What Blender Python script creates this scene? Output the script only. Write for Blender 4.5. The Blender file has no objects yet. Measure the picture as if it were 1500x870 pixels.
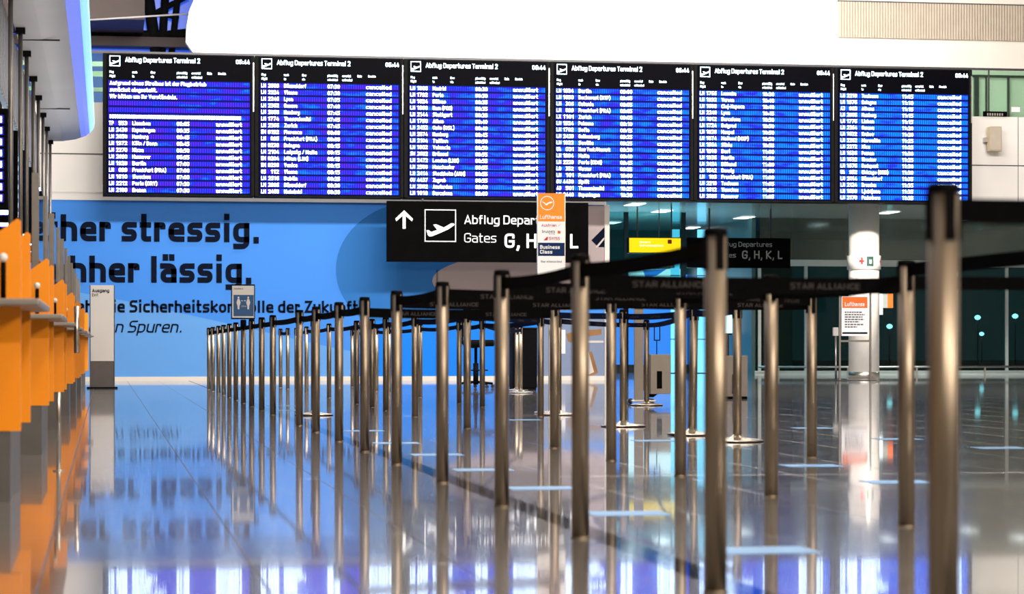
import bpy, bmesh, math, random
from mathutils import Vector
random.seed(4)
S = bpy.context.scene
C = S.collection
PI = math.pi

# ------------------------------------------------------------------ camera
F = 3600.0; HZ = 510.0; EYE = 0.67
TH = math.atan(596 / F); ct, st = math.cos(TH), math.sin(TH)
cd = bpy.data.cameras.new('camera'); cam = bpy.data.objects.new('camera', cd); C.objects.link(cam)
cam.location = (0, 0, EYE); cam.rotation_euler = (PI / 2, 0, -TH)
cd.sensor_width = 36; cd.lens = 36 * F / 1500; cd.shift_y = 75 / 1500
cd.clip_start = 0.1; cd.clip_end = 400
cd.dof.use_dof = True; cd.dof.focus_distance = 36; cd.dof.aperture_fstop = 5.0
S.camera = cam

# ------------------------------------------------------------------ world, exposure, large lights
wd = bpy.data.worlds.new('night'); S.world = wd; wd.use_nodes = True
wd.node_tree.nodes['Background'].inputs[0].default_value = (0.10, 0.36, 0.42, 1)
wd.node_tree.nodes['Background'].inputs[1].default_value = 0.05
S.view_settings.view_transform = 'Standard'; S.view_settings.look = 'None'
S.view_settings.gamma = 1; S.view_settings.use_curve_mapping = False
S.view_settings.exposure = 0.0


def lamp(name, loc, rot, size, size_y, power, col, spread=PI):
    l = bpy.data.lights.new(name, 'AREA'); l.shape = 'RECTANGLE'; l.size = size; l.size_y = size_y
    l.energy = power; l.color = col; l.spread = spread
    o = bpy.data.objects.new(name, l); C.objects.link(o); o.location = loc; o.rotation_euler = rot
    return o


WARM = (1.0, 0.86, 0.70); NEUT = (1.0, 0.95, 0.90)
for y in (9, 21, 33):
    lamp('ceiling_lamp', (6.5, y, 9.8), (0, 0, 0), 9, 1.2, 620, WARM)
lamp('front_fill', (13, -4.0, 8.0), (math.radians(66), 0, math.radians(32)), 5, 1.0, 1900, WARM)  # fill light added behind the camera to brighten the orange counter fronts
lamp('fin_fill', (3.0, -4.0, 7.5), (math.radians(64), 0, math.radians(10)), 2, 0.6, 750, WARM)  # another unseen fill, added to lift the orange fins
lamp('counter_lamp', (2.6, 14, 7.5), (0, math.radians(28), 0), 1.0, 16, 500, WARM)
lamp('wall_washer', (9.0, 49.5, 10.2), (math.radians(55), 0, 0), 18, 0.8, 1700, NEUT)
lamp('front_washer', (9.5, 34.5, 9.4), (math.radians(60), 0, 0), 20, 0.8, 3900, NEUT)
lamp('canopy_fill', (-0.55, 27, 3.15), (PI, 0, 0), 0.15, 26, 40, NEUT)  # added upward fill without a fixture, brightens the canopy underside
lamp('right_lamp', (17.0, 12, 7), (0, math.radians(68), 0), 3, 14, 220, WARM)


# ------------------------------------------------------------------ picture -> place
def ray(x, y):
    u = (x - 750) / F; v = (HZ - y) / F
    return u * ct + st, ct - u * st, v


def at(x, y, Y):
    a, b, v = ray(x, y); t = Y / b
    return Vector((a * t, Y, EYE + v * t))


def floor_at(x, y):
    a, b, v = ray(x, y); t = -EYE / v
    return Vector((a * t, b * t, 0))


# ------------------------------------------------------------------ materials
def mat(name, col, rough=0.5, metal=0.0, emit=None, strength=0.0, noise=0.0, scale=8.0, stretch=(1, 1, 1), bump=0.0, coat=0.0, sample=True, spec=0.5):
    m = bpy.data.materials.new(name); m.use_nodes = True
    nt = m.node_tree; b = nt.nodes['Principled BSDF']
    b.inputs['Base Color'].default_value = (*col, 1); b.inputs['Roughness'].default_value = rough
    b.inputs['Metallic'].default_value = metal; b.inputs['Coat Weight'].default_value = coat
    b.inputs['Specular IOR Level'].default_value = spec
    if emit:
        b.inputs['Emission Color'].default_value = (*emit, 1); b.inputs['Emission Strength'].default_value = strength
        if not sample: m.cycles.emission_sampling = 'NONE'
    if noise or bump:
        tc = nt.nodes.new('ShaderNodeTexCoord'); mp = nt.nodes.new('ShaderNodeMapping')
        mp.inputs['Scale'].default_value = stretch
        nz = nt.nodes.new('ShaderNodeTexNoise'); nz.inputs['Scale'].default_value = scale; nz.inputs['Detail'].default_value = 4
        nt.links.new(tc.outputs['Object'], mp.inputs[0]); nt.links.new(mp.outputs[0], nz.inputs[0])
        if noise:
            r = nt.nodes.new('ShaderNodeValToRGB'); e = r.color_ramp.elements
            e[0].position = 0.3; e[1].position = 0.7
            e[0].color = (*[c * (1 - noise) for c in col], 1); e[1].color = (*[min(1, c * (1 + noise)) for c in col], 1)
            nt.links.new(nz.outputs[0], r.inputs[0]); nt.links.new(r.outputs[0], b.inputs['Base Color'])
        if bump:
            bp = nt.nodes.new('ShaderNodeBump'); bp.inputs['Strength'].default_value = bump; bp.inputs['Distance'].default_value = 0.01
            nt.links.new(nz.outputs[0], bp.inputs['Height']); nt.links.new(bp.outputs[0], b.inputs['Normal'])
    return m


def glass(name, tint, refl=0.5, rough=0.02, fres=1.0):
    m = bpy.data.materials.new(name); m.use_nodes = True; nt = m.node_tree; nt.nodes.clear()
    o = nt.nodes.new('ShaderNodeOutputMaterial'); mx = nt.nodes.new('ShaderNodeMixShader')
    t = nt.nodes.new('ShaderNodeBsdfTransparent'); g = nt.nodes.new('ShaderNodeBsdfGlossy')
    fr = nt.nodes.new('ShaderNodeFresnel'); ad = nt.nodes.new('ShaderNodeMath'); ad.operation = 'MULTIPLY_ADD'
    fr.inputs[0].default_value = 1.5; ad.inputs[1].default_value = fres; ad.inputs[2].default_value = refl
    t.inputs[0].default_value = (*tint, 1); g.inputs['Roughness'].default_value = rough
    nt.links.new(fr.outputs[0], ad.inputs[0]); nt.links.new(ad.outputs[0], mx.inputs[0])
    nt.links.new(t.outputs[0], mx.inputs[1]); nt.links.new(g.outputs[0], mx.inputs[2]); nt.links.new(mx.outputs[0], o.inputs[0])
    return m


def cell_display(name, pitch, ca, cb, cc, strength):
    """backlit display strip: blue cells side by side, hue drifting along the wall"""
    m = bpy.data.materials.new(name); m.use_nodes = True; nt = m.node_tree; b = nt.nodes['Principled BSDF']
    N = nt.nodes.new; L = nt.links.new
    b.inputs['Base Color'].default_value = (0.004, 0.004, 0.012, 1); b.inputs['Roughness'].default_value = 0.5; b.inputs['Specular IOR Level'].default_value = 0.01
    ge = N('ShaderNodeNewGeometry'); sp = N('ShaderNodeSeparateXYZ'); L(ge.outputs['Position'], sp.inputs[0])
    dv = N('ShaderNodeMath'); dv.operation = 'DIVIDE'; dv.inputs[1].default_value = pitch; L(sp.outputs[0], dv.inputs[0])
    fr = N('ShaderNodeMath'); fr.operation = 'FRACT'; L(dv.outputs[0], fr.inputs[0])
    pp = N('ShaderNodeMath'); pp.operation = 'PINGPONG'; pp.inputs[1].default_value = 0.5; L(fr.outputs[0], pp.inputs[0])
    mr = N('ShaderNodeMapRange'); mr.inputs[1].default_value = 0.03; mr.inputs[2].default_value = 0.3
    mr.inputs[3].default_value = 0.12; mr.inputs[4].default_value = 1.05; L(pp.outputs[0], mr.inputs[0])
    mp = N('ShaderNodeMapping'); mp.inputs['Scale'].default_value = (2.6, 0, 7.5); L(ge.outputs['Position'], mp.inputs[0])
    nz = N('ShaderNodeTexNoise'); nz.inputs['Scale'].default_value = 1.0; nz.inputs['Detail'].default_value = 3; L(mp.outputs[0], nz.inputs[0])
    hx = N('ShaderNodeMapRange'); hx.inputs[1].default_value = -1; hx.inputs[2].default_value = 17; hx.inputs[3].default_value = -0.22; hx.inputs[4].default_value = 0.3
    L(sp.outputs[0], hx.inputs[0])
    ad = N('ShaderNodeMath'); ad.operation = 'ADD'; k2 = N('ShaderNodeMath'); k2.operation = 'MULTIPLY_ADD'; k2.inputs[1].default_value = 1.9; k2.inputs[2].default_value = -0.42
    L(nz.outputs[0], k2.inputs[0]); L(k2.outputs[0], ad.inputs[0]); L(hx.outputs[0], ad.inputs[1])
    rp = N('ShaderNodeValToRGB'); e = rp.color_ramp.elements
    e[0].position = 0.2; e[0].color = (*ca, 1); e[1].position = 0.85; e[1].color = (*cc, 1)
    k = rp.color_ramp.elements.new(0.5); k.color = (*cb, 1); L(ad.outputs[0], rp.inputs[0])
    L(rp.outputs[0], b.inputs['Emission Color'])
    ms = N('ShaderNodeMath'); ms.operation = 'MULTIPLY'; ms.inputs[1].default_value = strength; L(mr.outputs[0], ms.inputs[0])
    L(ms.outputs[0], b.inputs['Emission Strength'])
    return m


M = {}
M['steel'] = mat('brushed_bronze_steel', (0.30, 0.25, 0.195), 0.42, 1.0, noise=0.12, scale=14, stretch=(8, 8, 0.3))
M['steel_lt'] = mat('brushed_steel', (0.62, 0.60, 0.57), 0.3, 1.0, noise=0.06, scale=20)
M['black'] = mat('black_plastic', (0.005, 0.005, 0.006), 0.45, noise=0.2, scale=30, spec=0.01)
M['belt'] = mat('black_belt_webbing', (0.003, 0.003, 0.0035), 0.8, noise=0.2, scale=60, spec=0.01)
M['belt_navy'] = mat('navy_belt_webbing', (0.006, 0.010, 0.034), 0.8, noise=0.2, scale=60, spec=0.01)
M['belt_ink'] = mat('grey_belt_print', (0.05, 0.045, 0.045), 0.7, noise=0.1, spec=0.08)
M['base'] = mat('polished_base', (0.72, 0.68, 0.62), 0.22, 0.9, noise=0.05)
M['white_wall'] = mat('white_painted_panel', (0.80, 0.78, 0.75), 0.5, noise=0.02, scale=2)
M['cream'] = mat('cream_painted_panel', (0.74, 0.70, 0.64), 0.5, noise=0.02, scale=2)
M['rib'] = mat('beige_ribbed_panel', (0.50, 0.43, 0.35), 0.6, noise=0.05, scale=5)
M['joint'] = mat('dark_joint', (0.05, 0.05, 0.05), 0.7, noise=0.1)
M['rail'] = mat('dark_rail', (0.07, 0.07, 0.075), 0.4, 0.6, noise=0.1)
M['blue'] = mat('blue_wall_print', (0.062, 0.27, 0.82), 0.45, noise=0.03, scale=0.6, spec=0.08)
M['blue_dk'] = mat('deep_blue_print', (0.028, 0.17, 0.50), 0.45, noise=0.03, scale=0.6, spec=0.08)
M['blue_az'] = mat('azure_print', (0.012, 0.22, 0.85), 0.45, noise=0.03, scale=0.6, spec=0.08)
M['blue_lt'] = mat('pale_blue_print', (0.13, 0.36, 0.80), 0.45, noise=0.03, scale=0.6, spec=0.08)
M['pinkgrey'] = mat('pinkish_grey_print', (0.44, 0.36, 0.36), 0.45, noise=0.06, scale=0.6, spec=0.08)
M['slate'] = mat('slate_blue_print', (0.22, 0.28, 0.42), 0.45, noise=0.06, scale=0.8, spec=0.08)
M['brown_print'] = mat('brown_print', (0.30, 0.16, 0.07), 0.5, noise=0.2, scale=3, spec=0.08)
M['pale_print'] = mat('pale_print', (0.62, 0.58, 0.54), 0.5, noise=0.05, scale=3, spec=0.08)
M['ink'] = mat('navy_black_print', (0.006, 0.009, 0.022), 0.5, noise=0.1, spec=0.01)
M['housing'] = mat('dark_grey_housing', (0.014, 0.0145, 0.015), 0.45, 0.0, noise=0.15, scale=6, spec=0.01)
M['screen'] = mat('black_screen', (0.003, 0.003, 0.005), 0.35, noise=0.1, spec=0.01)
M['gap'] = mat('navy_display_ground', (0.002, 0.002, 0.02), 0.35, emit=(0.01, 0.012, 0.25), strength=0.6, noise=0.1, sample=False, spec=0.01)
M['glow'] = mat('white_display_type', (0.2, 0.2, 0.2), 0.4, emit=(0.66, 0.87, 1.0), strength=7.0, sample=False, noise=0.02)
M['lit'] = mat('white_backlit_type', (0.7, 0.7, 0.7), 0.4, emit=(1, 0.98, 0.96), strength=0.75, sample=False, noise=0.02)
M['dimlit'] = mat('grey_sign_type', (0.35, 0.35, 0.36), 0.5, noise=0.05, spec=0.08)
M['sign'] = mat('black_sign_face', (0.003, 0.0025, 0.003), 0.4, noise=0.2, scale=4, spec=0.01)
M['cells'] = cell_display('blue_cell_display', 0.0467, (0.055, 0.012, 0.60), (0.012, 0.022, 0.80), (0.003, 0.15, 1.0), 2.3)
M['cells_side'] = cell_display('violet_cell_display', 0.05, (0.10, 0.05, 0.9), (0.04, 0.05, 0.9), (0.02, 0.2, 1.0), 1.2)
M['orange'] = mat('orange_laminate', (1.0, 0.31, 0.0), 0.42, noise=0.03, scale=3)
M['grey_plinth'] = mat('dark_grey_plinth', (0.10, 0.095, 0.095), 0.5, noise=0.1, scale=6)
M['grey_dk'] = mat('slate_grey_panel', (0.06, 0.075, 0.095), 0.35, noise=0.2, scale=2)
M['canopy'] = mat('white_lacquer_canopy', (0.62, 0.63, 0.66), 0.5, noise=0.03, scale=1)
M['louvre'] = mat('grey_louvre', (0.30, 0.31, 0.32), 0.5, 0.3, noise=0.05)
M['pole_dk'] = mat('dark_pole', (0.22, 0.21, 0.20), 0.4, 0.6, noise=0.1)
M['paint_white'] = mat('white_gloss', (0.80, 0.78, 0.76), 0.35, noise=0.02)
M['paper'] = mat('white_paper', (0.82, 0.82, 0.84), 0.6, noise=0.01)
M['o_sign'] = mat('orange_sign', (0.98, 0.22, 0.0), 0.45, emit=(1.0, 0.24, 0.0), strength=0.35, noise=0.02, sample=False)
M['w_sign'] = mat('white_sign_face', (0.82, 0.83, 0.86), 0.45, emit=(0.9, 0.93, 1.0), strength=0.25, noise=0.01, sample=False)
M['n_sign'] = mat('navy_sign_face', (0.006, 0.03, 0.13), 0.45, noise=0.05, spec=0.08)
M['red'] = mat('red_print', (0.50, 0.02, 0.02), 0.5, noise=0.05)
M['grey_ink'] = mat('grey_print', (0.12, 0.12, 0.13), 0.5, noise=0.05, spec=0.08)
M['o_poster'] = mat('orange_poster', (0.80, 0.13, 0.01), 0.5, noise=0.03)
M['tower'] = mat('pale_grey_tower', (0.42, 0.40, 0.38), 0.5, noise=0.03, scale=1)
M['tower_dk'] = mat('dark_brown_plinth', (0.055, 0.045, 0.042), 0.45, noise=0.1)
M['yellow'] = mat('yellow_backlit_sign', (0.9, 0.7, 0.0), 0.5, emit=(1.0, 0.70, 0.0), strength=0.95, noise=0.03)
M['kiosk'] = mat('warm_grey_metal', (0.34, 0.31, 0.285), 0.5, noise=0.04)
M['teal_ceiling'] = mat('glossy_soffit', (0.36, 0.42, 0.41), 0.2, noise=0.08, scale=1.5, coat=0.3)
M['lobby_wall'] = mat('dim_teal_panel', (0.05, 0.11, 0.11), 0.3, noise=0.15, scale=1)
M['downlight'] = mat('downlight', (0.8, 0.8, 0.8), 0.5, emit=(0.9, 1.0, 1.0), strength=2.6, noise=0.01)
M['blue_glow'] = mat('blue_lit_panel', (0.02, 0.12, 0.5), 0.4, emit=(0.04, 0.27, 0.95), strength=0.9, noise=0.05)
M['cyan_glow'] = mat('cyan_light_tube', (0.3, 0.6, 0.7), 0.4, emit=(0.16, 0.66, 1.0), strength=1.2, noise=0.02)
M['white_glow'] = mat('backlit_white_panel', (0.7, 0.7, 0.7), 0.4, emit=(0.62, 0.92, 1.0), strength=1.3, noise=0.02)
M['mullion'] = mat('pale_mullion', (0.52, 0.56, 0.55), 0.4, 0.2, noise=0.03)
M['glass_night'] = glass('night_glass', (0.55, 0.80, 0.78), 0.0, 0.02, 0.45)
M['glass_upper'] = glass('reflecting_upper_glass', (0.45, 0.72, 0.68), 0.10, 0.10, 0.6)
M['glass_green'] = glass('green_balustrade_glass', (0.66, 0.86, 0.74), 0.03)
M['glass_blue'] = glass('bluish_screen_glass', (0.55, 0.68, 0.80), 0.10)
M['asphalt'] = mat('night_asphalt', (0.03, 0.04, 0.04), 0.6, noise=0.3, scale=0.5)
M['lamp_glow'] = mat('street_lamp_light', (0.6, 0.8, 0.9), 0.5, emit=(0.45, 0.85, 1.0), strength=3, noise=0.01)
M['sky_blue'] = mat('dusk_window_blue', (0.01, 0.04, 0.2), 0.3, emit=(0.015, 0.08, 0.60), strength=1.0, noise=0.3, scale=0.5)
M['brown'] = mat('brown_soffit', (0.115, 0.085, 0.08), 0.6, noise=0.1, scale=2)
M['hall_ceiling'] = mat('hall_ceiling', (0.40, 0.33, 0.26), 0.8, noise=0.1, scale=0.6)
M['hall_wall'] = mat('hall_side_wall', (0.42, 0.36, 0.30), 0.8, noise=0.1, scale=0.4)
M['sticker'] = mat('pale_blue_floor_sticker', (0.17, 0.40, 0.78), 0.4, noise=0.03, spec=0.2)
M['strip'] = mat('dark_inlay', (0.012, 0.013, 0.018), 0.06, noise=0.25, scale=6, spec=0.2)
M['floor_bed'] = mat('grout', (0.10, 0.10, 0.10), 0.5, noise=0.2, scale=20)
M['speaker'] = mat('beige_speaker', (0.46, 0.38, 0.26), 0.55, noise=0.05)
M['green_sign'] = mat('dark_green_sign', (0.005, 0.07, 0.06), 0.5, noise=0.05)
M['wheel'] = mat('rubber', (0.012, 0.014, 0.016), 0.6, noise=0.1)


def stone():
    m = bpy.data.materials.new('polished_grey_stone'); m.use_nodes = True; nt = m.node_tree; b = nt.nodes['Principled BSDF']
    N = nt.nodes.new; L = nt.links.new
    ge = N('ShaderNodeNewGeometry')
    n1 = N('ShaderNodeTexNoise'); n1.inputs['Scale'].default_value = 22; n1.inputs['Detail'].default_value = 5; L(ge.outputs['Position'], n1.inputs[0])
    oi = N('ShaderNodeObjectInfo')
    r = N('ShaderNodeValToRGB'); e = r.color_ramp.elements
    e[0].position = 0.3; e[0].color = (0.17, 0.165, 0.165, 1); e[1].position = 0.7; e[1].color = (0.26, 0.25, 0.245, 1)
    L(n1.outputs[0], r.inputs[0])
    mx = N('ShaderNodeMix'); mx.data_type = 'RGBA'; mx.blend_type = 'MULTIPLY'; mx.inputs[0].default_value = 0.5
    mr = N('ShaderNodeMapRange'); mr.inputs[3].default_value = 0.75; mr.inputs[4].default_value = 1.0; L(oi.outputs['Random'], mr.inputs[0])
    L(r.outputs[0], mx.inputs[6]); L(mr.outputs[0], mx.inputs[7]); L(mx.outputs[2], b.inputs['Base Color'])
    n2 = N('ShaderNodeTexNoise'); n2.inputs['Scale'].default_value = 2.0; L(ge.outputs['Position'], n2.inputs[0])
    m2 = N('ShaderNodeMapRange'); m2.inputs[3].default_value = 0.10; m2.inputs[4].default_value = 0.17; L(n2.outputs[0], m2.inputs[0])
    L(m2.outputs[0], b.inputs['Roughness'])
    b.inputs['IOR'].default_value = 1.5
    b.inputs['Coat Weight'].default_value = 0.75; b.inputs['Coat Roughness'].default_value = 0.034
    return m


M['stone'] = stone()
M['ledge'] = mat('grey_metal_ledge', (0.30, 0.28, 0.26), 0.4, 0.5, noise=0.05)


# ------------------------------------------------------------------ mesh building
class MB:
    def __init__(self): self.v = []; self.f = []; self.sm = []

    def add(self, vs, fs, smooth=False):
        n = len(self.v); self.v += [tuple(p) for p in vs]; self.f += [tuple(i + n for i in q) for q in fs]
        self.sm += [smooth] * len(fs); return self

    def box(self, x0, x1, y0, y1, z0, z1, b=0.0):
        if b:
            bm = bmesh.new(); bmesh.ops.create_cube(bm, size=1)
            for v in bm.verts:
                v.co = Vector(((x0 + x1) / 2 + v.co.x * (x1 - x0), (y0 + y1) / 2 + v.co.y * (y1 - y0), (z0 + z1) / 2 + v.co.z * (z1 - z0)))
            bmesh.ops.bevel(bm, geom=bm.edges[:], offset=b, segments=2, affect='EDGES', profile=0.5)
            bm.verts.index_update()
            self.add([v.co.copy() for v in bm.verts], [[v.index for v in f.verts] for f in bm.faces]); bm.free(); return self
        p = [(x, y, z) for x in (x0, x1) for y in (y0, y1) for z in (z0, z1)]
        return self.add(p, [(0, 1, 3, 2), (4, 6, 7, 5), (0, 4, 5, 1), (2, 3, 7, 6), (0, 2, 6, 4), (1, 5, 7, 3)])

    def lathe(self, cx, cy, prof, seg=24, smooth=True):
        vs = []; fs = []; n = len(prof)
        for i in range(seg):
            a = 2 * PI * i / seg
            vs += [(cx + r * math.cos(a), cy + r * math.sin(a), z) for r, z in prof]
        for i in range(seg):
            j = (i + 1) % seg
            for k in range(n - 1): fs.append((i * n + k, j * n + k, j * n + k + 1, i * n + k + 1))
        fs.append(tuple(i * n for i in reversed(range(seg)))); fs.append(tuple(i * n + n - 1 for i in range(seg)))
        s = self.sm; self.add(vs, fs, smooth); s[-1] = s[-2] = False
        return self

    def tube(self, pts, r, seg=10, closed=False):
        pts = [Vector(p) for p in pts]; vs = []; fs = []; n = len(pts)
        for i, p in enumerate(pts):
            d = (pts[min(i + 1, n - 1)] - pts[max(i - 1, 0)]).normalized()
            up = Vector((0, 0, 1)) if abs(d.z) < 0.9 else Vector((1, 0, 0))
            a = d.cross(up).normalized(); b = a.cross(d)
            vs += [p + (a * math.cos(2 * PI * k / seg) + b * math.sin(2 * PI * k / seg)) * r for k in range(seg)]
        for i in range(n - 1):
            for k in range(seg):
                l = (k + 1) % seg; fs.append((i * seg + k, i * seg + l, (i + 1) * seg + l, (i + 1) * seg + k))
        fs.append(tuple(reversed(range(seg)))); fs.append(tuple((n - 1) * seg + k for k in range(seg)))
        return self.add(vs, fs, True)

    def prism(self, poly, axis, a, b):
        """polygon extruded along axis 'x','y' or 'z' from a to b"""
        n = len(poly)
        mk = {'y': lambda p, t: (p[0], t, p[1]), 'x': lambda p, t: (t, p[0], p[1]), 'z': lambda p, t: (p[0], p[1], t)}[axis]
        vs = [mk(p, a) for p in poly] + [mk(p, b) for p in poly]
        fs = [tuple(range(n)), tuple(reversed(range(n, 2 * n)))] + [(i, i + n, (i + 1) % n + n, (i + 1) % n) for i in range(n)]
        return self.add(vs, fs)

    def mesh(self, name, m, org=(0, 0, 0)):
        me = bpy.data.meshes.new(name); ox, oy, oz = org
        me.from_pydata([(x - ox, y - oy, z - oz) for x, y, z in self.v], [], self.f)
        me.polygons.foreach_set('use_smooth', self.sm)
        bm = bmesh.new(); bm.from_mesh(me); bmesh.ops.recalc_face_normals(bm, faces=bm.faces); bm.to_mesh(me); bm.free()
        me.materials.append(M[m] if isinstance(m, str) else m)
        return me


ORG = {}


def obj(name, mb, m, parent=None):
    """one mesh object; under a parent its points stay where they were written in the place"""
    org = ORG.get(parent.name, Vector()) if parent else Vector()
    me = mb.mesh(name, m, org) if isinstance(mb, MB) else mb
    o = bpy.data.objects.new(name, me); C.objects.link(o)
    if parent: o.parent = parent
    ORG[o.name] = org
    return o


def tag(o, label, cat, group=None):
    o['label'] = label; o['category'] = cat
    if group: o['group'] = group
    return o


def thing(name, label, cat, loc=(0, 0, 0), group=None):
    o = bpy.data.objects.new(name, None); C.objects.link(o); o.location = loc; o.empty_display_size = 0.1
    ORG[o.name] = Vector(loc)
    return tag(o, label, cat, group)


def struct(name, mb, m, parent=None):
    o = obj(name, mb, m, parent)
    if not parent: o['kind'] = 'structure'
    return o


def copy_tree(o, parent=None):
    c = o.copy(); C.objects.link(c)
    if parent: c.parent = parent
    for ch in list(o.children): copy_tree(ch, c)
    return c


# stroke letters in a squared engineering style: strokes of centre lines, '*' = sharp corner, 'z' = closed
XH = 0.73; DE = -0.26
_G = {
 'a': (.54, '.05,x w,x w,0|*w,.42 0,.42 0,0 *w,0'), 'b': (.55, '0,1 0,0|0,x w,x w,0 0,0'), 'c': (.5, 'w,x 0,x 0,0 w,0'),
 'd': (.55, 'w,1 w,0|w,x 0,x 0,0 w,0'), 'e': (.54, '0,.37 *w,.37 w,x 0,x 0,0 w,0'), 'f': (.34, 'w,1 .12,1 .12,0|0,x w,x'),
 'g': (.55, '*w,x w,d 0,d|w,0 0,0 0,x w,x'), 'h': (.55, '0,1 0,0|0,x w,x w,0'), 'i': (.2, '.1,x .1,0|.1,.93 .1,.97'), 'j': (.24, '.14,x .14,d 0,d|.14,.93 .14,.97'),
 'k': (.52, '0,1 0,0|w,x *.12,.37 w,0'), 'l': (.2, '.1,1 .1,0'), 'm': (.86, '0,x 0,0|0,x .43,x .43,0|.43,x w,x w,0'), 'n': (.55, '0,x 0,0|0,x w,x w,0'),
 'o': (.55, '0,0 w,0 w,x 0,x z'), 'p': (.55, '0,x 0,d|0,x w,x w,0 0,0'), 'q': (.55, 'w,x w,d|w,x 0,x 0,0 w,0'), 'r': (.36, '0,x 0,0|*0,x w,x w,.57'),
 's': (.5, 'w,x 0,x 0,.365 w,.365 w,0 0,0'), 't': (.36, '.12,.94 .12,0 w,0|0,x w,x'), 'u': (.55, '0,x 0,0 w,0|w,x w,0'), 'v': (.54, '0,x *.27,0 w,x'),
 'w': (.8, '0,x *.2,0 *.4,x *.6,0 w,x'), 'x': (.52, '0,x w,0|0,0 w,x'), 'y': (.54, '0,x .27,0|w,x *.27,0 .1,d'), 'z': (.48, '0,x *w,x *0,0 w,0'),
 'ä': (.54, '.05,x w,x w,0|*w,.42 0,.42 0,0 *w,0|.15,.93 .15,.97|.39,.93 .39,.97'), 'ö': (.55, '0,0 w,0 w,x 0,x z|.15,.93 .15,.97|.4,.93 .4,.97'),
 'ü': (.55, '0,x 0,0 w,0|w,x w,0|.15,.93 .15,.97|.4,.93 .4,.97'), 'ß': (.56, '0,0 0,1 w,1 w,.55 .2,.55|.2,.55 w,.55 w,0 .2,0'),
 'A': (.66, '0,0 *.33,1 w,0|.12,.28 .54,.28'), 'B': (.6, '0,0 *0,1 w,1 w,.53 0,.53|0,.53 w,.53 w,0 *0,0'), 'C': (.58, 'w,.72 w,1 0,1 0,0 w,0 w,.28'), 'D': (.62, '*0,0 w,0 w,1 *0,1 z'),
 'E': (.52, 'w,1 *0,1 *0,0 w,0|0,.52 .46,.52'), 'F': (.5, 'w,1 *0,1 0,0|0,.5 .44,.5'), 'G': (.62, 'w,.74 w,1 0,1 0,0 w,0 *w,.46 .34,.46'), 'H': (.62, '0,1 0,0|w,1 w,0|0,.52 w,.52'),
 'I': (.2, '.1,1 .1,0'), 'J': (.5, 'w,1 w,0 0,0 0,.25'), 'K': (.6, '0,1 0,0|w,1 *.12,.5 w,0'), 'L': (.5, '0,1 *0,0 w,0'), 'M': (.74, '0,0 *0,1 *.37,.35 *w,1 w,0'), 'N': (.64, '0,0 *0,1 *w,0 w,1'),
 'O': (.62, '0,0 w,0 w,1 0,1 z'), 'P': (.58, '0,0 *0,1 w,1 w,.45 0,.45'), 'Q': (.62, '0,0 w,0 w,1 0,1 z|.4,.2 w,-.06'), 'R': (.6, '0,0 *0,1 w,1 w,.48 0,.48|.3,.48 w,0'),
 'S': (.58, 'w,1 0,1 0,.52 w,.52 w,0 0,0'), 'T': (.56, '0,1 w,1|.28,1 .28,0'), 'U': (.62, '0,1 0,0 w,0 w,1'), 'V': (.62, '0,1 *.31,0 w,1'), 'W': (.86, '0,1 *.22,0 *.43,1 *.64,0 w,1'),
 'X': (.6, '0,0 w,1|0,1 w,0'), 'Y': (.58, '0,1 *.29,.45 w,1|.29,.45 .29,0'), 'Z': (.56, '0,1 *w,1 *0,0 w,0'), 'Ü': (.62, '0,1 0,0 w,0 w,1'),
 '0': (.56, '0,0 w,0 w,1 0,1 z'), '1': (.4, '.04,.8 *.26,1 .26,0'), '2': (.56, '0,.76 0,1 w,1 w,.6 *0,0 w,0'), '3': (.56, '0,1 w,1 w,.53 .2,.53|.2,.53 w,.53 w,0 0,0'), '4': (.58, '.36,1 *0,.25 w,.25|.43,.55 .43,0'),
 '5': (.56, 'w,1 *.03,1 *.03,.58 w,.58 w,0 0,0'), '6': (.56, 'w,1 0,1 0,0 w,0 w,.56 0,.56'), '7': (.54, '0,1 *w,1 .2,0'), '8': (.56, '0,0 w,0 w,1 0,1 z|0,.52 w,.52'), '9': (.56, '0,0 w,0 w,1 0,1 0,.44 w,.44'),
 ':': (.2, '.1,.12 .1,.16|.1,.54 .1,.58'), '.': (.22, '.11,.06 .11,.1'), ',': (.22, '.12,.06 .12,.1|.12,.06 .06,-.12'), '/': (.46, '0,0 w,1'), '-': (.36, '0,.4 w,.4'), '(': (.28, 'w,1.05 .06,.8 .06,.2 w,-.05'), ')': (.28, '0,1.05 .22,.8 .22,.2 0,-.05'),
}


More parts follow.
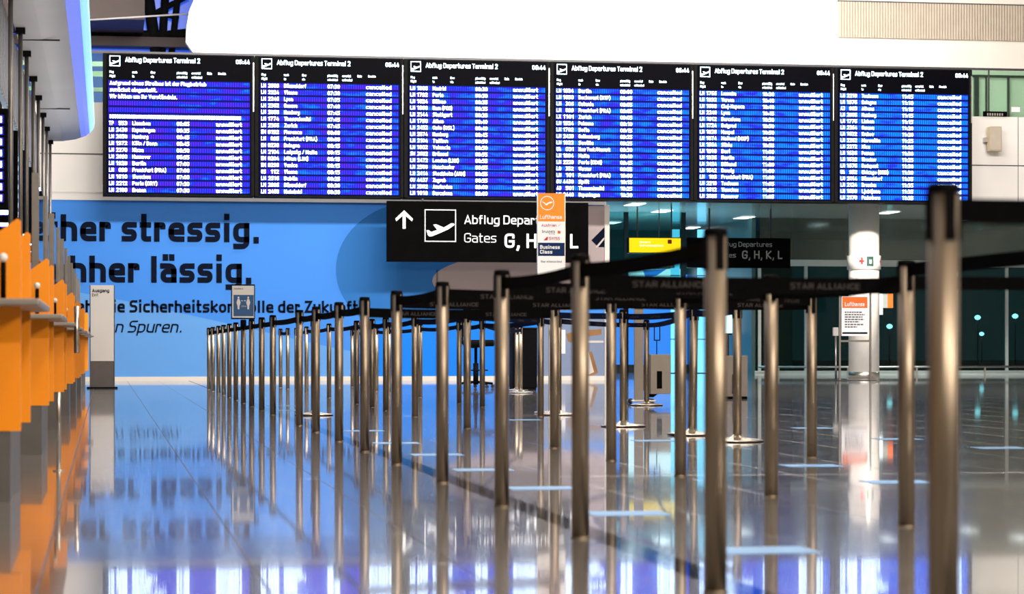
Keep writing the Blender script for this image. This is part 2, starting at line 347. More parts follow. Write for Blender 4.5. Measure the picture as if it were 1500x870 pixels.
def _stroke(pts, t, closed, sharp, r, res, out_v, out_f):
    n = len(pts); path = []
    for i, p in enumerate(pts):
        inner = closed or 0 < i < n - 1
        if not inner or sharp[i]: path.append(p); continue
        a, b = pts[i - 1], pts[(i + 1) % n]
        u = (a - p); v = (b - p); lu, lv = u.length, v.length; u.normalize(); v.normalize()
        k = min(r, lu * 0.5, lv * 0.5)
        for j in range(res + 1):
            f = j / res; s = p + u * k; e = p + v * k
            path.append(s * (1 - f) ** 2 + p * 2 * f * (1 - f) + e * f * f)
    q = [path[0]]
    for p in path[1:]:
        if (p - q[-1]).length > 1e-4: q.append(p)
    path = q
    if closed and (path[0] - path[-1]).length < 1e-4: path.pop()
    m = len(path); h = t / 2
    if not closed:
        path[0] = path[0] + (path[0] - path[1]).normalized() * h * 0.999
        path[-1] = path[-1] + (path[-1] - path[-2]).normalized() * h * 0.999
    b0 = len(out_v)
    for i, p in enumerate(path):
        d0 = (p - path[i - 1]).normalized() if closed or i else None
        d1 = (path[(i + 1) % m] - p).normalized() if closed or i < m - 1 else None
        d0 = d0 or d1; d1 = d1 or d0
        n0 = Vector((-d0.y, d0.x)); n1 = Vector((-d1.y, d1.x)); s = n0 + n1
        if s.length < 0.2: s = n0
        s.normalize(); k = h / max(0.45, s.dot(n0))
        out_v.append(p + s * k); out_v.append(p - s * k)
    for i in range(m if closed else m - 1):
        j = (i + 1) % m
        out_f.append((b0 + 2 * i, b0 + 2 * i + 1, b0 + 2 * j + 1, b0 + 2 * j))


_tc = {}
CAP = 1.0


def glyphs(body, bold=0.0, shear=0.0, res=3):
    """flat lettering of unit capital height: (points, faces, left, right)"""
    k = (body, bold, shear, res)
    if k in _tc: return _tc[k]
    t = 0.115 + bold * 3.2; h = t / 2; V = []; Fc = []; x = 0.0
    for ch in body:
        if ch == ' ': x += 0.30; continue
        w, s = _G[ch]; w = w + t * 0.35
        for st_ in s.split('|'):
            toks = st_.split(); closed = toks[-1] == 'z'
            if closed: toks.pop()
            P = []; sh = []
            for tk in toks:
                sh.append(tk[0] == '*'); a, b = tk.lstrip('*').split(',')
                px = w - h if a == 'w' else h if a == '0' else float(a) + t * 0.17
                py = {'0': h, '1': 1 - h, 'x': XH - h, 'd': DE + h}.get(b)
                if py is None: py = float(b)
                P.append(Vector((px + x, py)))
            v0 = len(V); vv = []; ff = []; _stroke(P, t, closed, sh, 0.24, res, vv, ff)
            V += vv; Fc += [tuple(i + v0 for i in q) for q in ff]
        x += w + 0.115
    vs = [(p.x + shear * p.y, p.y, 0.0) for p in V]
    xs = [p[0] for p in vs] or [0, 1]
    _tc[k] = (vs, Fc, min(xs), max(xs))
    return _tc[k]


def write(mb, body, X, Y, Z, cap, width=None, align='l', bold=0.0, shear=0.0, res=3, sx=None):
    """flat lettering facing the hall (-Y); cap = capital height; width stretches it to fit"""
    vs, fs, a, b = glyphs(body, bold, shear, res)
    s = cap / CAP
    if width: k = width / (b - a)
    else: k = s * (sx or 0.9)
    x0 = X if align == 'l' else X - (b - a) * k if align == 'r' else X - (b - a) * k / 2
    mb.add([(x0 + (v[0] - a) * k, Y, Z + v[1] * s) for v in vs], fs)
    return mb


PLANE = [(318, 253), (330, 252), (345, 261), (378, 250), (355, 222), (372, 220), (414, 237), (455, 214), (470, 214), (473, 223), (440, 246), (395, 266), (350, 284), (335, 286), (326, 279)]


def pictogram(mb, X0, X1, Z0, Z1, Y, line=0.06):
    w, h = X1 - X0, Z1 - Z0; l = line * w
    for a in ((X0, X1, Z0, Z0 + l), (X0, X1, Z1 - l, Z1), (X0, X0 + l, Z0 + l, Z1 - l), (X1 - l, X1, Z0 + l, Z1 - l)):
        mb.box(a[0], a[1], Y, Y + 0.004, a[2], a[3])
    pts = [(X0 + (x - 308) / 174 * w, Z1 - (y - 140) / 174 * h) for x, y in PLANE]
    mb.prism(pts, 'y', Y, Y + 0.004)
    return mb


def ellipse(cx, cz, rx, rz, n=48, a0=0, a1=2 * PI):
    return [(cx + rx * math.cos(a0 + (a1 - a0) * i / n), cz + rz * math.sin(a0 + (a1 - a0) * i / n)) for i in range(n)]


ORD = ['first', 'second', 'third', 'fourth', 'fifth', 'sixth', 'seventh', 'eighth', 'ninth', 'tenth', 'eleventh', 'twelfth', 'thirteenth',
       'fourteenth', 'fifteenth', 'sixteenth', 'seventeenth', 'eighteenth', 'nineteenth', 'twentieth', 'twenty-first']

# ================================================================== SETTING
YW = 51.0          # plane of the blue wall and the gallery fascia
YB = 49.7          # plane of the departure boards
CEIL = 3.95        # lobby soffit
# ---- floor: bed, stone slabs near the camera, the rest joined
floor = struct('floor', MB().box(-4, 26, -14, 72, -0.06, -0.004), 'floor_bed')
TW, TL, JT = 0.631, 1.262, 0.004
slab = MB().box(JT / 2, TW - JT / 2, JT / 2, TL - JT / 2, -0.03, 0, 0.0015).mesh('tile', 'stone')
cand = []; rest = MB()
for i in range(-6, 42):
    for j in range(-11, 57):
        x = -0.185 + i * TW; y = j * TL
        if x + TW > 1.69 and x < 1.80: continue
        cx, cy = x + TW / 2, y + TL / 2
        d = cx * st + cy * ct; u = (cx * ct - cy * st) / max(d, 0.1)
        px = 750 + u * F
        vis = d > 5.5 and -60 - 1500 / d < px < 1560 + 1500 / d
        cand.append((0 if vis else 1, d, x, y))
cand.sort()
for k, (nv, d, x, y) in enumerate(cand):
    if k < 300 and not nv:
        t = bpy.data.objects.new('tile', slab); C.objects.link(t); t.parent = floor; t.location = (x, y, 0)
    else:
        rest.add([(x + JT / 2, y + JT / 2, 0), (x + TW - JT / 2, y + JT / 2, 0), (x + TW - JT / 2, y + TL - JT / 2, 0), (x + JT / 2, y + TL - JT / 2, 0)], [(0, 1, 2, 3)])
for x0, x1 in ((1.077 + TW - TW + 0.631, 1.69), (1.80, 2.339)):      # slabs cut along the inlay
    for j in range(4, 46):
        rest.add([(x0 if x0 < 1.69 else x0, j * TL + JT / 2, 0), (x1, j * TL + JT / 2, 0), (x1, (j + 1) * TL - JT / 2, 0), (x0, (j + 1) * TL - JT / 2, 0)], [(0, 1, 2, 3)])
rest.box(1.0795, 1.69, -14, 60, -0.02, -0.0002)
rest.box(1.69, 1.80, 41.0, 60, -0.02, 0)
fr_ = obj('far_tiles', rest, 'stone', floor); fr_['kind'] = 'stuff'
struct('trim_1', MB().box(1.69, 1.80, -14, 40.99, -0.03, 0.0005), 'strip')

# ---- blue printed wall under the gallery
XL, XR = -4.0, at(888, 400, YW).x
wall = struct('wall_back', MB().box(XL, XR, YW, YW + 0.4, 0, 3.70), 'blue')
struct('baseboard_back', MB().box(XL, XR, YW - 0.03, YW, 0, 0.085), 'cream')


def graphic(name, px, m, layer, label=None):
    pts = [(at(x, y, YW).x, max(0.087, min(3.68, at(x, y, YW).z))) for x, y in px]
    o = obj(name, MB().prism(pts, 'y', YW - 0.002 * layer, YW + 0.004), m, wall)
    if label: o['label'] = label


graphic('pale_wedge', [(60, 418), (180, 440), (330, 473), (500, 512), (640, 530), (640, 556), (60, 556)], 'blue_lt', 1, 'paler blue wedge of the print')
cw = [(at(620, 390, YW).x + p[0], at(620, 395, YW).z + p[1]) for p in ellipse(0, 0, 1.83, 1.45, 64)]
obj('printed_disc', MB().prism([(x, min(z, 3.68)) for x, z in cw], 'y', YW - 0.005, YW + 0.004), 'blue_dk', wall)['label'] = 'darker blue disc of the print'
graphic('azure_field', [(548, 470), (888, 470), (888, 556), (512, 556)], 'blue_az', 3, 'bright azure lower part of the print')
el = [(at(800, 412, YW).x + p[0], at(800, 412, YW).z + p[1]) for p in ellipse(0, 0, 2.42, 0.62, 64)]
obj('printed_ellipse', MB().prism([(min(x, XR), z) for x, z in el], 'y', YW - 0.008, YW + 0.004), 'pinkgrey', wall)['label'] = 'pinkish grey ellipse of the print'
graphic('printed_panel', [(838, 296), (888, 296), (888, 383), (838, 383)], 'pinkgrey', 5)
graphic('printed_bag', [(866, 352), (888, 330), (888, 362), (876, 362)], 'ink', 6)
graphic('printed_strap', [(872, 362), (888, 344), (888, 347), (875, 363)], 'pale_print', 7)
graphic('slate_field', [(787, 466), (888, 466), (888, 556), (787, 556)], 'slate', 5, 'slate blue part of the print')
graphic('printed_bench', [(829, 489), (842, 485), (881, 482), (881, 490), (850, 494), (838, 502), (832, 500)], 'brown_print', 6)
graphic('printed_strut', [(862, 515), (867, 515), (876, 546), (866, 554), (860, 553)], 'brown_print', 6)
graphic('printed_board', [(852, 515), (862, 515), (870, 545), (858, 556), (848, 556)], 'pale_print', 7)
graphic('printed_label', [(821, 483), (828, 483), (828, 518), (821, 518)], 'paper', 8)
graphic('printed_rail', [(850, 499), (884, 499), (884, 502), (850, 502)], 'pale_print', 8)
struct('trim_2', MB().box(XR - 0.04, XR + 0.06, YW - 0.06, YW + 0.4, 0, 3.70), 'cream')


def wall_line(full, sub, xl, xr, ybase, cap_px, bold, shear=0.0):
    l, r = at(xl, ybase, YW), at(xr, ybase, YW)
    _, _, a, b = glyphs(sub, bold, shear, 6); k = (r.x - l.x) / (b - a)
    _, _, fa, fb = glyphs(full, bold, shear, 6)
    z = (l.z + r.z) / 2; cap = cap_px * l.y / ct / F * 1.0
    mb = write(MB(), full, r.x, YW - 0.02, z, cap, width=(fb - fa) * k, align='r', bold=bold, shear=shear, res=6)
    return obj('lettering', mb, 'ink', wall)


wall_line('Früher stressig.', 'her stressig.', 89, 379, 354, 38.0, 0.028)
wall_line('Nachher lässig.', 'her lässig.', 131, 368, 414, 38.0, 0.028)
wall_line('So geht die Sicherheitskontrolle der Zukunft', 'Sicherheitskontrolle der Zukunft', 190, 524, 458, 17.5, 0.022)
wall_line('auf neuen Spuren.', 'Spuren.', 187, 266, 487, 17, 0.0, 0.22)

# ---- gallery: fascia, glass balustrade, white wall above
XG0, XG1 = -4.0, 24.0
fascia = struct('trim_3', MB().box(XG0, XG1, YW - 0.02, YW + 0.3, 3.86, 5.70), 'white_wall')
struct('trim_4', MB().box(XG0, XR, YW - 0.01, YW + 0.3, 3.70, 3.86), 'white_wall')
jb = MB().box(XG0, XG1, YW - 0.024, YW - 0.01, 4.63, 4.652)
for x in (-2.2, 1.0, 19.6, 22): jb.box(x, x + 0.012, YW - 0.023, YW - 0.01, 3.86, 5.70)
obj('panel_joint', jb, 'joint', fascia)['kind'] = 'stuff'
struct('trim_5', MB().box(XG0, XG1, YW + 0.3, 72, CEIL, 4.4), 'teal_ceiling')              # gallery slab: the lobby's soffit
rail = struct('trim_6', MB().box(XG0, XG1, YW - 0.02, YW + 0.05, 6.71, 6.755), 'rail')
gx = [-4.0 + 1.35 * i for i in range(21)]
for a, b in zip(gx, gx[1:]):
    obj('glass_panel', MB().box(a + 0.012, b - 0.012, YW, YW + 0.016, 5.70, 6.70), 'glass_green', rail)
for a in gx[1:-1]:
    obj('clamp', MB().box(a - 0.012, a + 0.012, YW - 0.005, YW + 0.03, 5.70, 6.71), 'rail', rail)
XU = at(272, 60, 55).x
up = struct('wall_upper', MB().box(XU + 0.4, at(1226, 40, 55).x, 55, 55.3, 4.4, 11), 'white_wall')
pf = [(at(x, y, 55).x, at(x, y, 55).z) for x, y in ((288, -60), (284, 0), (277, 16), (273, 40), (272, 62))]
struct('trim_7', MB().prism(pf + [(XU + 0.6, 6.6), (XU + 0.6, 9.4)], 'y', 54.97, 55.25), 'white_wall')
x2 = at(1226, 40, 55).x
wr = struct('wall_upper_right', MB().box(x2, 24, 54.95, 55.3, 4.4, 11), 'cream')
zr0, zr1 = at(1350, 57, 54.9).z, at(1350, 5, 54.9).z
rp = MB()
n = 110
for i in range(n):
    a = x2 + 0.02 + (24 - x2) * i / n; b = a + (24 - x2) / n * 0.62
    rp.box(a, b, 54.885, 54.95, zr0, zr1)
o = obj('ribbed_panel', rp, 'rib', wr); o['kind'] = 'stuff'
obj('backing', MB().box(x2 + 0.01, 24, 54.925, 54.952, zr0, zr1), 'rib', wr)
obj('panel_joint', MB().box(x2, 24, 54.9, 54.952, zr1, zr1 + 0.03), 'joint', wr)
for x in (757, 1007):
    p = at(x, 40, 55)
    obj('panel_joint', MB().box(p.x, p.x + 0.015, 54.99, 55.001, 5, 11), 'cream' if x == 757 else 'kiosk', up)
# doors and frames on the gallery at the right
XD = at(1424, 130, 54.9).x
for x, w, nm in ((1427, 0.10, 'door_frame'), (1476, 0.03, 'door_frame'), (1444, 0.02, 'door_frame')):
    p = at(x, 130, 54.9)
    obj(nm, MB().box(p.x, p.x + w, 54.86, 54.95, 4.4, at(x, 112, 54.9).z), 'rail', wr)
obj('door_frame', MB().box(XD, 24, 54.86, 54.95, at(1450, 113, 54.9).z, at(1450, 110, 54.9).z), 'rail', wr)

# ---- dusk windows at the far left above the gallery
w1 = struct('window_1', MB().box(-4, 3.2, 61.0, 61.3, 4.4, 11), 'sky_blue')
wb = [((130, 62), (285, 46), 0.09), ((215, -20), (232, 100), 0.14), ((243, -20), (236, 90), 0.10), ((262, -20), (250, 90), 0.08), ((200, 8), (262, 28), 0.05), ((130, 48), (280, 52), 0.10), ((215, 26), (275, -6), 0.07)]
for (a, b, r) in wb:
    obj('truss_bar', MB().tube([at(a[0], a[1], 60.7), at(b[0], b[1], 60.7)], r, 8), 'housing', w1)
obj('sill', MB().box(-4, 3.2, 60.4, 61.0, at(180, 68, 60.5).z, at(180, 54, 60.5).z), 'brown', w1)
struct('trim_8', MB().box(-4, at(212, 10, 58).x, 58, 61, at(170, 28, 58).z, 11), 'brown')
struct('trim_9', MB().tube([at(100, 31, 57.5), at(282, 20, 57.5)], 0.022, 8), 'paint_white')
for y0, y1 in ((90, 97), (104, 112), (128, 134)):
    struct('trim_10', MB().box(-4, at(152, 100, 52.4).x + 0.5, 52.4, 52.5, at(140, y1, 52.4).z, at(140, y0, 52.4).z), 'white_wall')
# ---- hall behind and around the camera
struct('ceiling', MB().box(-6, 26, -14, 72, 11, 11.3), 'hall_ceiling')
struct('wall_rear', MB().box(-6, 26, -14.3, -14, 0, 11), 'hall_wall')
struct('wall_right', MB().box(26, 26.3, -14, 60, 0, 11), 'hall_wall')
struct('wall_left', MB().box(-4.3, -4, -14, 72, 0, 11), 'hall_wall')

# ---- lobby beyond: glass facade on the right, deeper blue bay on the left
YF = 60.0
XF = at(1104, 500, YF).x
fac = struct('window_2', MB().box(XF, 26, YF - 0.08, YF + 0.08, 2.74, 2.90), 'mullion')
ms = [at(x, 450, YF).x for x in (1112, 1180, 1252, 1324, 1400, 1474, 1550)]
for x in ms: obj('mullion', MB().box(x - 0.04, x + 0.04, YF - 0.05, YF + 0.05, 0.1, 2.74), 'mullion', fac)
for a, b in zip([XF] + ms, ms + [26]):
    obj('pane', MB().box(a + 0.04, b - 0.04, YF - 0.01, YF + 0.01, 0.1, 2.74), 'glass_night', fac)
for a, b in zip(ms[::2], ms[2::2] + [26]):
    obj('pane', MB().box(a + 0.02, b - 0.02, YF - 0.01, YF + 0.01, 2.90, CEIL), 'glass_upper', fac)
obj('sill', MB().box(XF, 26, YF - 0.12, YF + 0.1, 0, 0.1), 'mullion', fac)
hr = tag(obj('handrail', MB().tube([(XF, YF - 0.5, 0.20), (24, YF - 0.5, 0.20)], 0.028, 8), 'steel_lt'), 'low steel guard rail running along the foot of the glass front', 'rail')
hb = MB()
for x in (16.6, 18.4, 20.2, 22):
    obj('bracket', MB().box(x - 0.02, x + 0.02, YF - 0.52, YF - 0.48, 0, 0.2), 'steel_lt', hr)
# deeper bay
YD = 67.0
bx0, bx1 = XR - 1.0, XF + 3
bay = struct('wall_bay', MB().box(bx0, bx1, YD, YD + 0.3, 0, CEIL), 'lobby_wall')
struct('wall_return', MB().box(XF - 0.05, XF + 0.05, YF, YD, 0, CEIL), 'lobby_wall')
lx, rx = at(886, 480, YD - 0.05).x, at(1100, 480, YD - 0.05).x
obj('lit_panel', MB().box(lx, rx, YD - 0.05, YD, at(950, 534, YD).z, at(950, 402, YD).z), 'blue_glow', bay)
obj('skirting', MB().box(lx, rx, YD - 0.06, YD, 0, at(950, 534, YD).z), 'brown', bay)
p0, p1 = at(918, 452, YD - 0.1), at(996, 394, YD - 0.1)
ad = tag(obj('light_box', MB().box(p0.x, p1.x, YD - 0.16, YD - 0.07, p0.z, p1.z), 'white_glow'), 'bright white backlit poster panel high on the blue bay wall', 'light panel')
obj('printed_wave', MB().prism([(at(x, y, YD).x, at(x, y, YD).z) for x, y in ((940, 396), (975, 394), (960, 404), (944, 408))], 'y', YD - 0.165, YD - 0.15), 'blue_glow', ad)
for x, lb in ((989, 'left'), (1028, 'right')):
    p = at(x, 500, 64.0)
    t = thing('light_column', 'light column in the bay', 'light column', (p.x, 64, 0))
    t['label'] = 'tall cyan light column in the blue bay, the one %s' % ('beside the grey kiosk with a handle' if lb == 'right' else 'behind the grey box on casters')
    obj('light_tube', MB().box(p.x - 0.11, p.x + 0.11, 63.94, 64.06, 0.02, 3.84), 'cyan_glow', t)
    for z in (0.9, 1.75, 2.6): obj('joint_ring', MB().box(p.x - 0.12, p.x + 0.12, 63.93, 64.07, z, z + 0.02), 'black', t)
    obj('foot', MB().box(p.x - 0.12, p.x + 0.12, 63.93, 64.07, 0, 0.02), 'black', t)
# bright upright panel and dark frames in the bay
p0, p1 = at(1061, 488, 62), at(1072, 455, 62)
t = thing('backlit_sign', 'small white backlit upright sign above the grey kiosk with a handle', 'sign', (p0.x, 62, 0))
obj('light_face', MB().box(p0.x, p1.x, 61.95, 62, p0.z, p1.z), 'white_glow', t)
obj('frame', MB().box(p0.x - 0.04, p1.x + 0.04, 62.0, 62.06, p0.z - 0.04, p1.z + 0.04), 'housing', t)
obj('post', MB().box((p0.x + p1.x) / 2 - 0.04, (p0.x + p1.x) / 2 + 0.04, 62.06, 62.12, 0, p1.z), 'housing', t)
for x in (917, 1001):
    p = at(x, 340, 58)
    struct('trim_11', MB().box(p.x - 0.05, p.x + 0.05, 57.95, 58.05, 0, CEIL), 'housing')
for a, b in ((891, 916), (919, 1000)):
    a_, b_ = at(a, 300, 58).x, at(b, 300, 58).x
    obj('glass_panel', MB().box(a_, b_, 57.99, 58.01, 2.35, CEIL), 'glass_night', rail if False else bay)
# ceiling lights of the lobby
dl = [(930, 299), (970, 309), (1090, 318.5), (1300, 311), (1418, 320), (1495, 312), (896, 326), (1012, 333.5)]
for k, (x, y) in enumerate(dl):
    a, b, v = ray(x, y); t = (CEIL - EYE) / v; X, Y = a * t, b * t
    o = thing('ceiling_light', '', 'ceiling light', (X, Y, CEIL), 'lobby ceiling lights')
    near = ['above the yellow sign, upper one of its pair', 'just above the yellow sign', 'left of the white column, over the dim gate sign', 'just right of the white column', 'at the far right, lower of two', 'at the far right edge, higher of two', 'beside the big gate sign', 'just right of the yellow sign'][k]
    o['label'] = 'slim lobby ceiling light %s' % near
    L_, W_ = 0.16, 0.45
    obj('diffuser', MB().box(X - L_, X + L_, Y - W_, Y + W_, CEIL - 0.016, CEIL - 0.006), 'downlight', o)
    obj('frame', MB().box(X - L_ - 0.03, X + L_ + 0.03, Y - W_ - 0.03, Y + W_ + 0.03, CEIL - 0.008, CEIL), 'paint_white', o)
lamp('lobby_lamp', (20, 56, 3.85), (0, 0, 0), 6, 1.0, 330, (0.85, 1.0, 0.95), 2.1)
lamp('bay_lamp', (13, 62, 3.8), (0, 0, 0), 4, 2, 140, (0.35, 0.8, 1.0), 2.1)
lamp('bay_soffit_fill', (12.4, 58, 2.3), (PI, 0, 0), 3.2, 5, 220, (0.40, 0.85, 1.0))  # added fill with no fixture, lights the bay soffit from below
sl_ = bpy.data.lights.new('column_spot', 'SPOT'); sl_.energy = 1000; sl_.color = WARM; sl_.spot_size = math.radians(56); sl_.spot_blend = 0.08; sl_.shadow_soft_size = 0.05
so_ = bpy.data.objects.new('column_spot', sl_); C.objects.link(so_); so_.location = (16.5, 50.5, 3.7); so_.rotation_euler = (math.radians(90 - 37), 0, math.radians(-8))
# outside: asphalt and street lamps
struct('ground', MB().box(8, 60, 72, 140, -0.2, -0.05), 'asphalt')
for k, (x, y, Y, lb) in enumerate(((1303, 478, 95, 'first of three seen beyond the glass, behind the column'), (1432, 465, 95, 'beyond the glass, taller of the pair near the frame edge'), (1438, 489, 118, 'beyond the glass, lowest of the three'), (1487, 463, 95, 'beyond the glass, the outermost one'))):
    p = at(x, y, Y)
    t = thing('street_lamp', 'blue-white street lamp outside, ' + lb, 'street lamp', (p.x, Y, -0.05))
    obj('pole', MB().tube([(p.x, Y, -0.05), (p.x, Y, p.z)], 0.03, 8), 'asphalt', t)
    obj('lamp_head', MB().lathe(p.x, Y, [(0.01, p.z - 0.1), (0.09, p.z - 0.07), (0.13, p.z), (0.09, p.z + 0.07), (0.01, p.z + 0.1)], 14), 'lamp_glow', t)

# ================================================================== DEPARTURE BOARDS
X0B, X1B = -0.055, 18.10
BW = 2.753                       # the board is laid out 2.753 m wide and stands 1.1 times as large
ROW1, PITCH = 5.485, 0.1213
AIR = ['LH', 'LH', 'LH', 'EN', 'OS', 'SN']
CITY = [
    [('TP 553', 'Lissabon', '06:05'), ('LH 2438', 'Kopenhagen', '06:35'), ('LH 2058', 'Hamburg', '06:45'), ('LH 1972', 'Köln / Bonn', '06:45'), ('LH 2270', 'Nizza', '06:50'), ('LH 2090', 'Hannover', '06:55'), ('LH 1928', 'Berlin', '07:00'), ('LH 099', 'Frankfurt (FRA)', '07:00'), ('LH 1610', 'Warschau', '07:00'), ('LH 2212', 'Paris (ORY)', '07:20'), ('LH 2180', 'Bremen', '07:30')],
    [('LH 2009', 'Düsseldorf', '07:30'), ('LH 2324', 'Vienna', '07:30'), ('LH 2246', 'Lyon', '07:35'), ('LH 2362', 'Geneva', '07:40'), ('LH 2060', 'Hamburg', '07:45'), ('LH 1774', 'Thessaloniki', '07:45'), ('LH 2366', 'Zurich', '07:45'), ('EN 8192', 'Florence', '08:00'), ('LH 095', 'Frankfurt (FRA)', '08:00'), ('EN 8230', 'Bologna', '08:15'), ('LH 2104', 'Leipzig / Halle', '08:15'), ('EN 8204', 'Milan (LIN)', '08:15'), ('EN 8290', 'Venice', '08:15'), ('OS 112', 'Vienna', '08:15'), ('LH 2516', 'Dublin', '08:25'), ('LH 2006', 'Düsseldorf', '08:30'), ('LH 2460', 'Helsinki', '08:30')],
    [('LH 1800', 'Madrid', '08:30'), ('LH 1792', 'Porto', '08:30'), ('LH 1824', 'Bilbao', '08:35'), ('LH 1868', 'Rom (FCO)', '08:35'), ('LH 2144', 'Stuttgart', '08:35'), ('LH 1750', 'Athen', '08:40'), ('LH 2452', 'Oslo (OSL)', '08:40'), ('LH 2074', 'Hamburg', '08:45'), ('LH 2104', 'Tallinn', '08:50'), ('LH 1802', 'Valencia', '08:50'), ('SN 2692', 'Brüssel', '08:55'), ('LH 2472', 'London (LHR)', '08:55'), ('LH 2500', 'Manchester', '08:55'), ('LH 2414', 'Stockholm (ARN)', '08:55'), ('OU 4437', 'Zagreb', '08:55'), ('LH 2302', 'Amsterdam', '09:00'), ('LH 1818', 'Barcelona', '09:00')],
    [('LH 1934', 'Berlin', '09:00'), ('LH 1650', 'Bucharest (OTP)', '09:05'), ('LH 306', 'Catania', '09:05'), ('LH 099', 'Frankfurt (FRA)', '09:05'), ('LX 1101', 'Zurich', '09:05'), ('LH 1924', 'Palermo', '09:10'), ('LH 1702', 'Sofia', '09:15'), ('LH 2428', 'Gothenburg', '09:25'), ('LH 1822', 'Seville', '09:25'), ('UA 031', 'New York/Newark', '09:30'), ('LH 1904', 'Malta', '09:40'), ('LH 2228', 'Paris (CDG)', '09:45'), ('LO 352', 'Warsaw', '09:55'), ('LH 101', 'Frankfurt (FRA)', '10:00'), ('OU 4438', 'Split', '10:15'), ('A3 501', 'Thessaloniki', '10:25'), ('LH 2440', 'Copenhagen', '10:30')],
    [('LH 1766', 'Larnaka', '10:30'), ('LH 1932', 'Verona', '10:40'), ('LH 1680', 'Cluj-Napoca', '10:40'), ('LH 2248', 'Lyon', '10:45'), ('LH 1812', 'Barcelona', '10:50'), ('LH 1724', 'Belgrad', '10:50'), ('LH 1926', 'Neapel', '10:50'), ('LH 1874', 'Mailand (MXP)', '10:50'), ('LH 1664', 'Sibiu', '10:55'), ('LH 1910', 'Bari', '11:00'), ('LH 1936', 'Berlin', '11:00'), ('LH 2424', 'Billund', '11:00'), ('LH 1642', 'Danzig', '11:00'), ('LH 103', 'Frankfurt (FRA)', '11:00'), ('LH 2218', 'Toulouse', '11:05'), ('LH 1612', 'Warschau', '11:05'), ('LH 2096', 'Hannover', '11:05')],
    [('LH 2218', 'Toulouse', '11:05'), ('LH 1976', 'Cologne', '11:10'), ('A3 803', 'Athens', '11:15'), ('LH 2066', 'Hamburg', '11:15'), ('LH 1776', 'Lisbon', '11:15'), ('LH 2364', 'Geneva', '11:20'), ('LH 1622', 'Krakow', '11:20'), ('LH 2262', 'Marseille', '11:25'), ('LH 2272', 'Nice', '11:25'), ('LH 1636', 'Poznan', '11:30'), ('LH 1632', 'Wroclaw', '11:25'), ('LH 1676', 'Budapest', '11:30'), ('UA 952', 'Chicago (ORD)', '11:30'), ('LH 2014', 'Düsseldorf', '11:35'), ('LH 2124', 'Dresden', '11:35'), ('LH 1698', 'Ljubljana', '11:35'), ('LH 2170', 'Paderborn', '11:35')]]
BL = ['departure board with the strike notice in its top rows, nearest the check-in counters',
      'second departure board from the check-in counters, first row reading Düsseldorf',
      'third departure board from the check-in counters, above the big black gate sign',
      'fourth departure board from the check-in counters, behind the top of the orange airline sign',
      'fifth departure board from the check-in counters, left of the white column',
      'sixth and last departure board, next to the white fascia with the beige speaker']
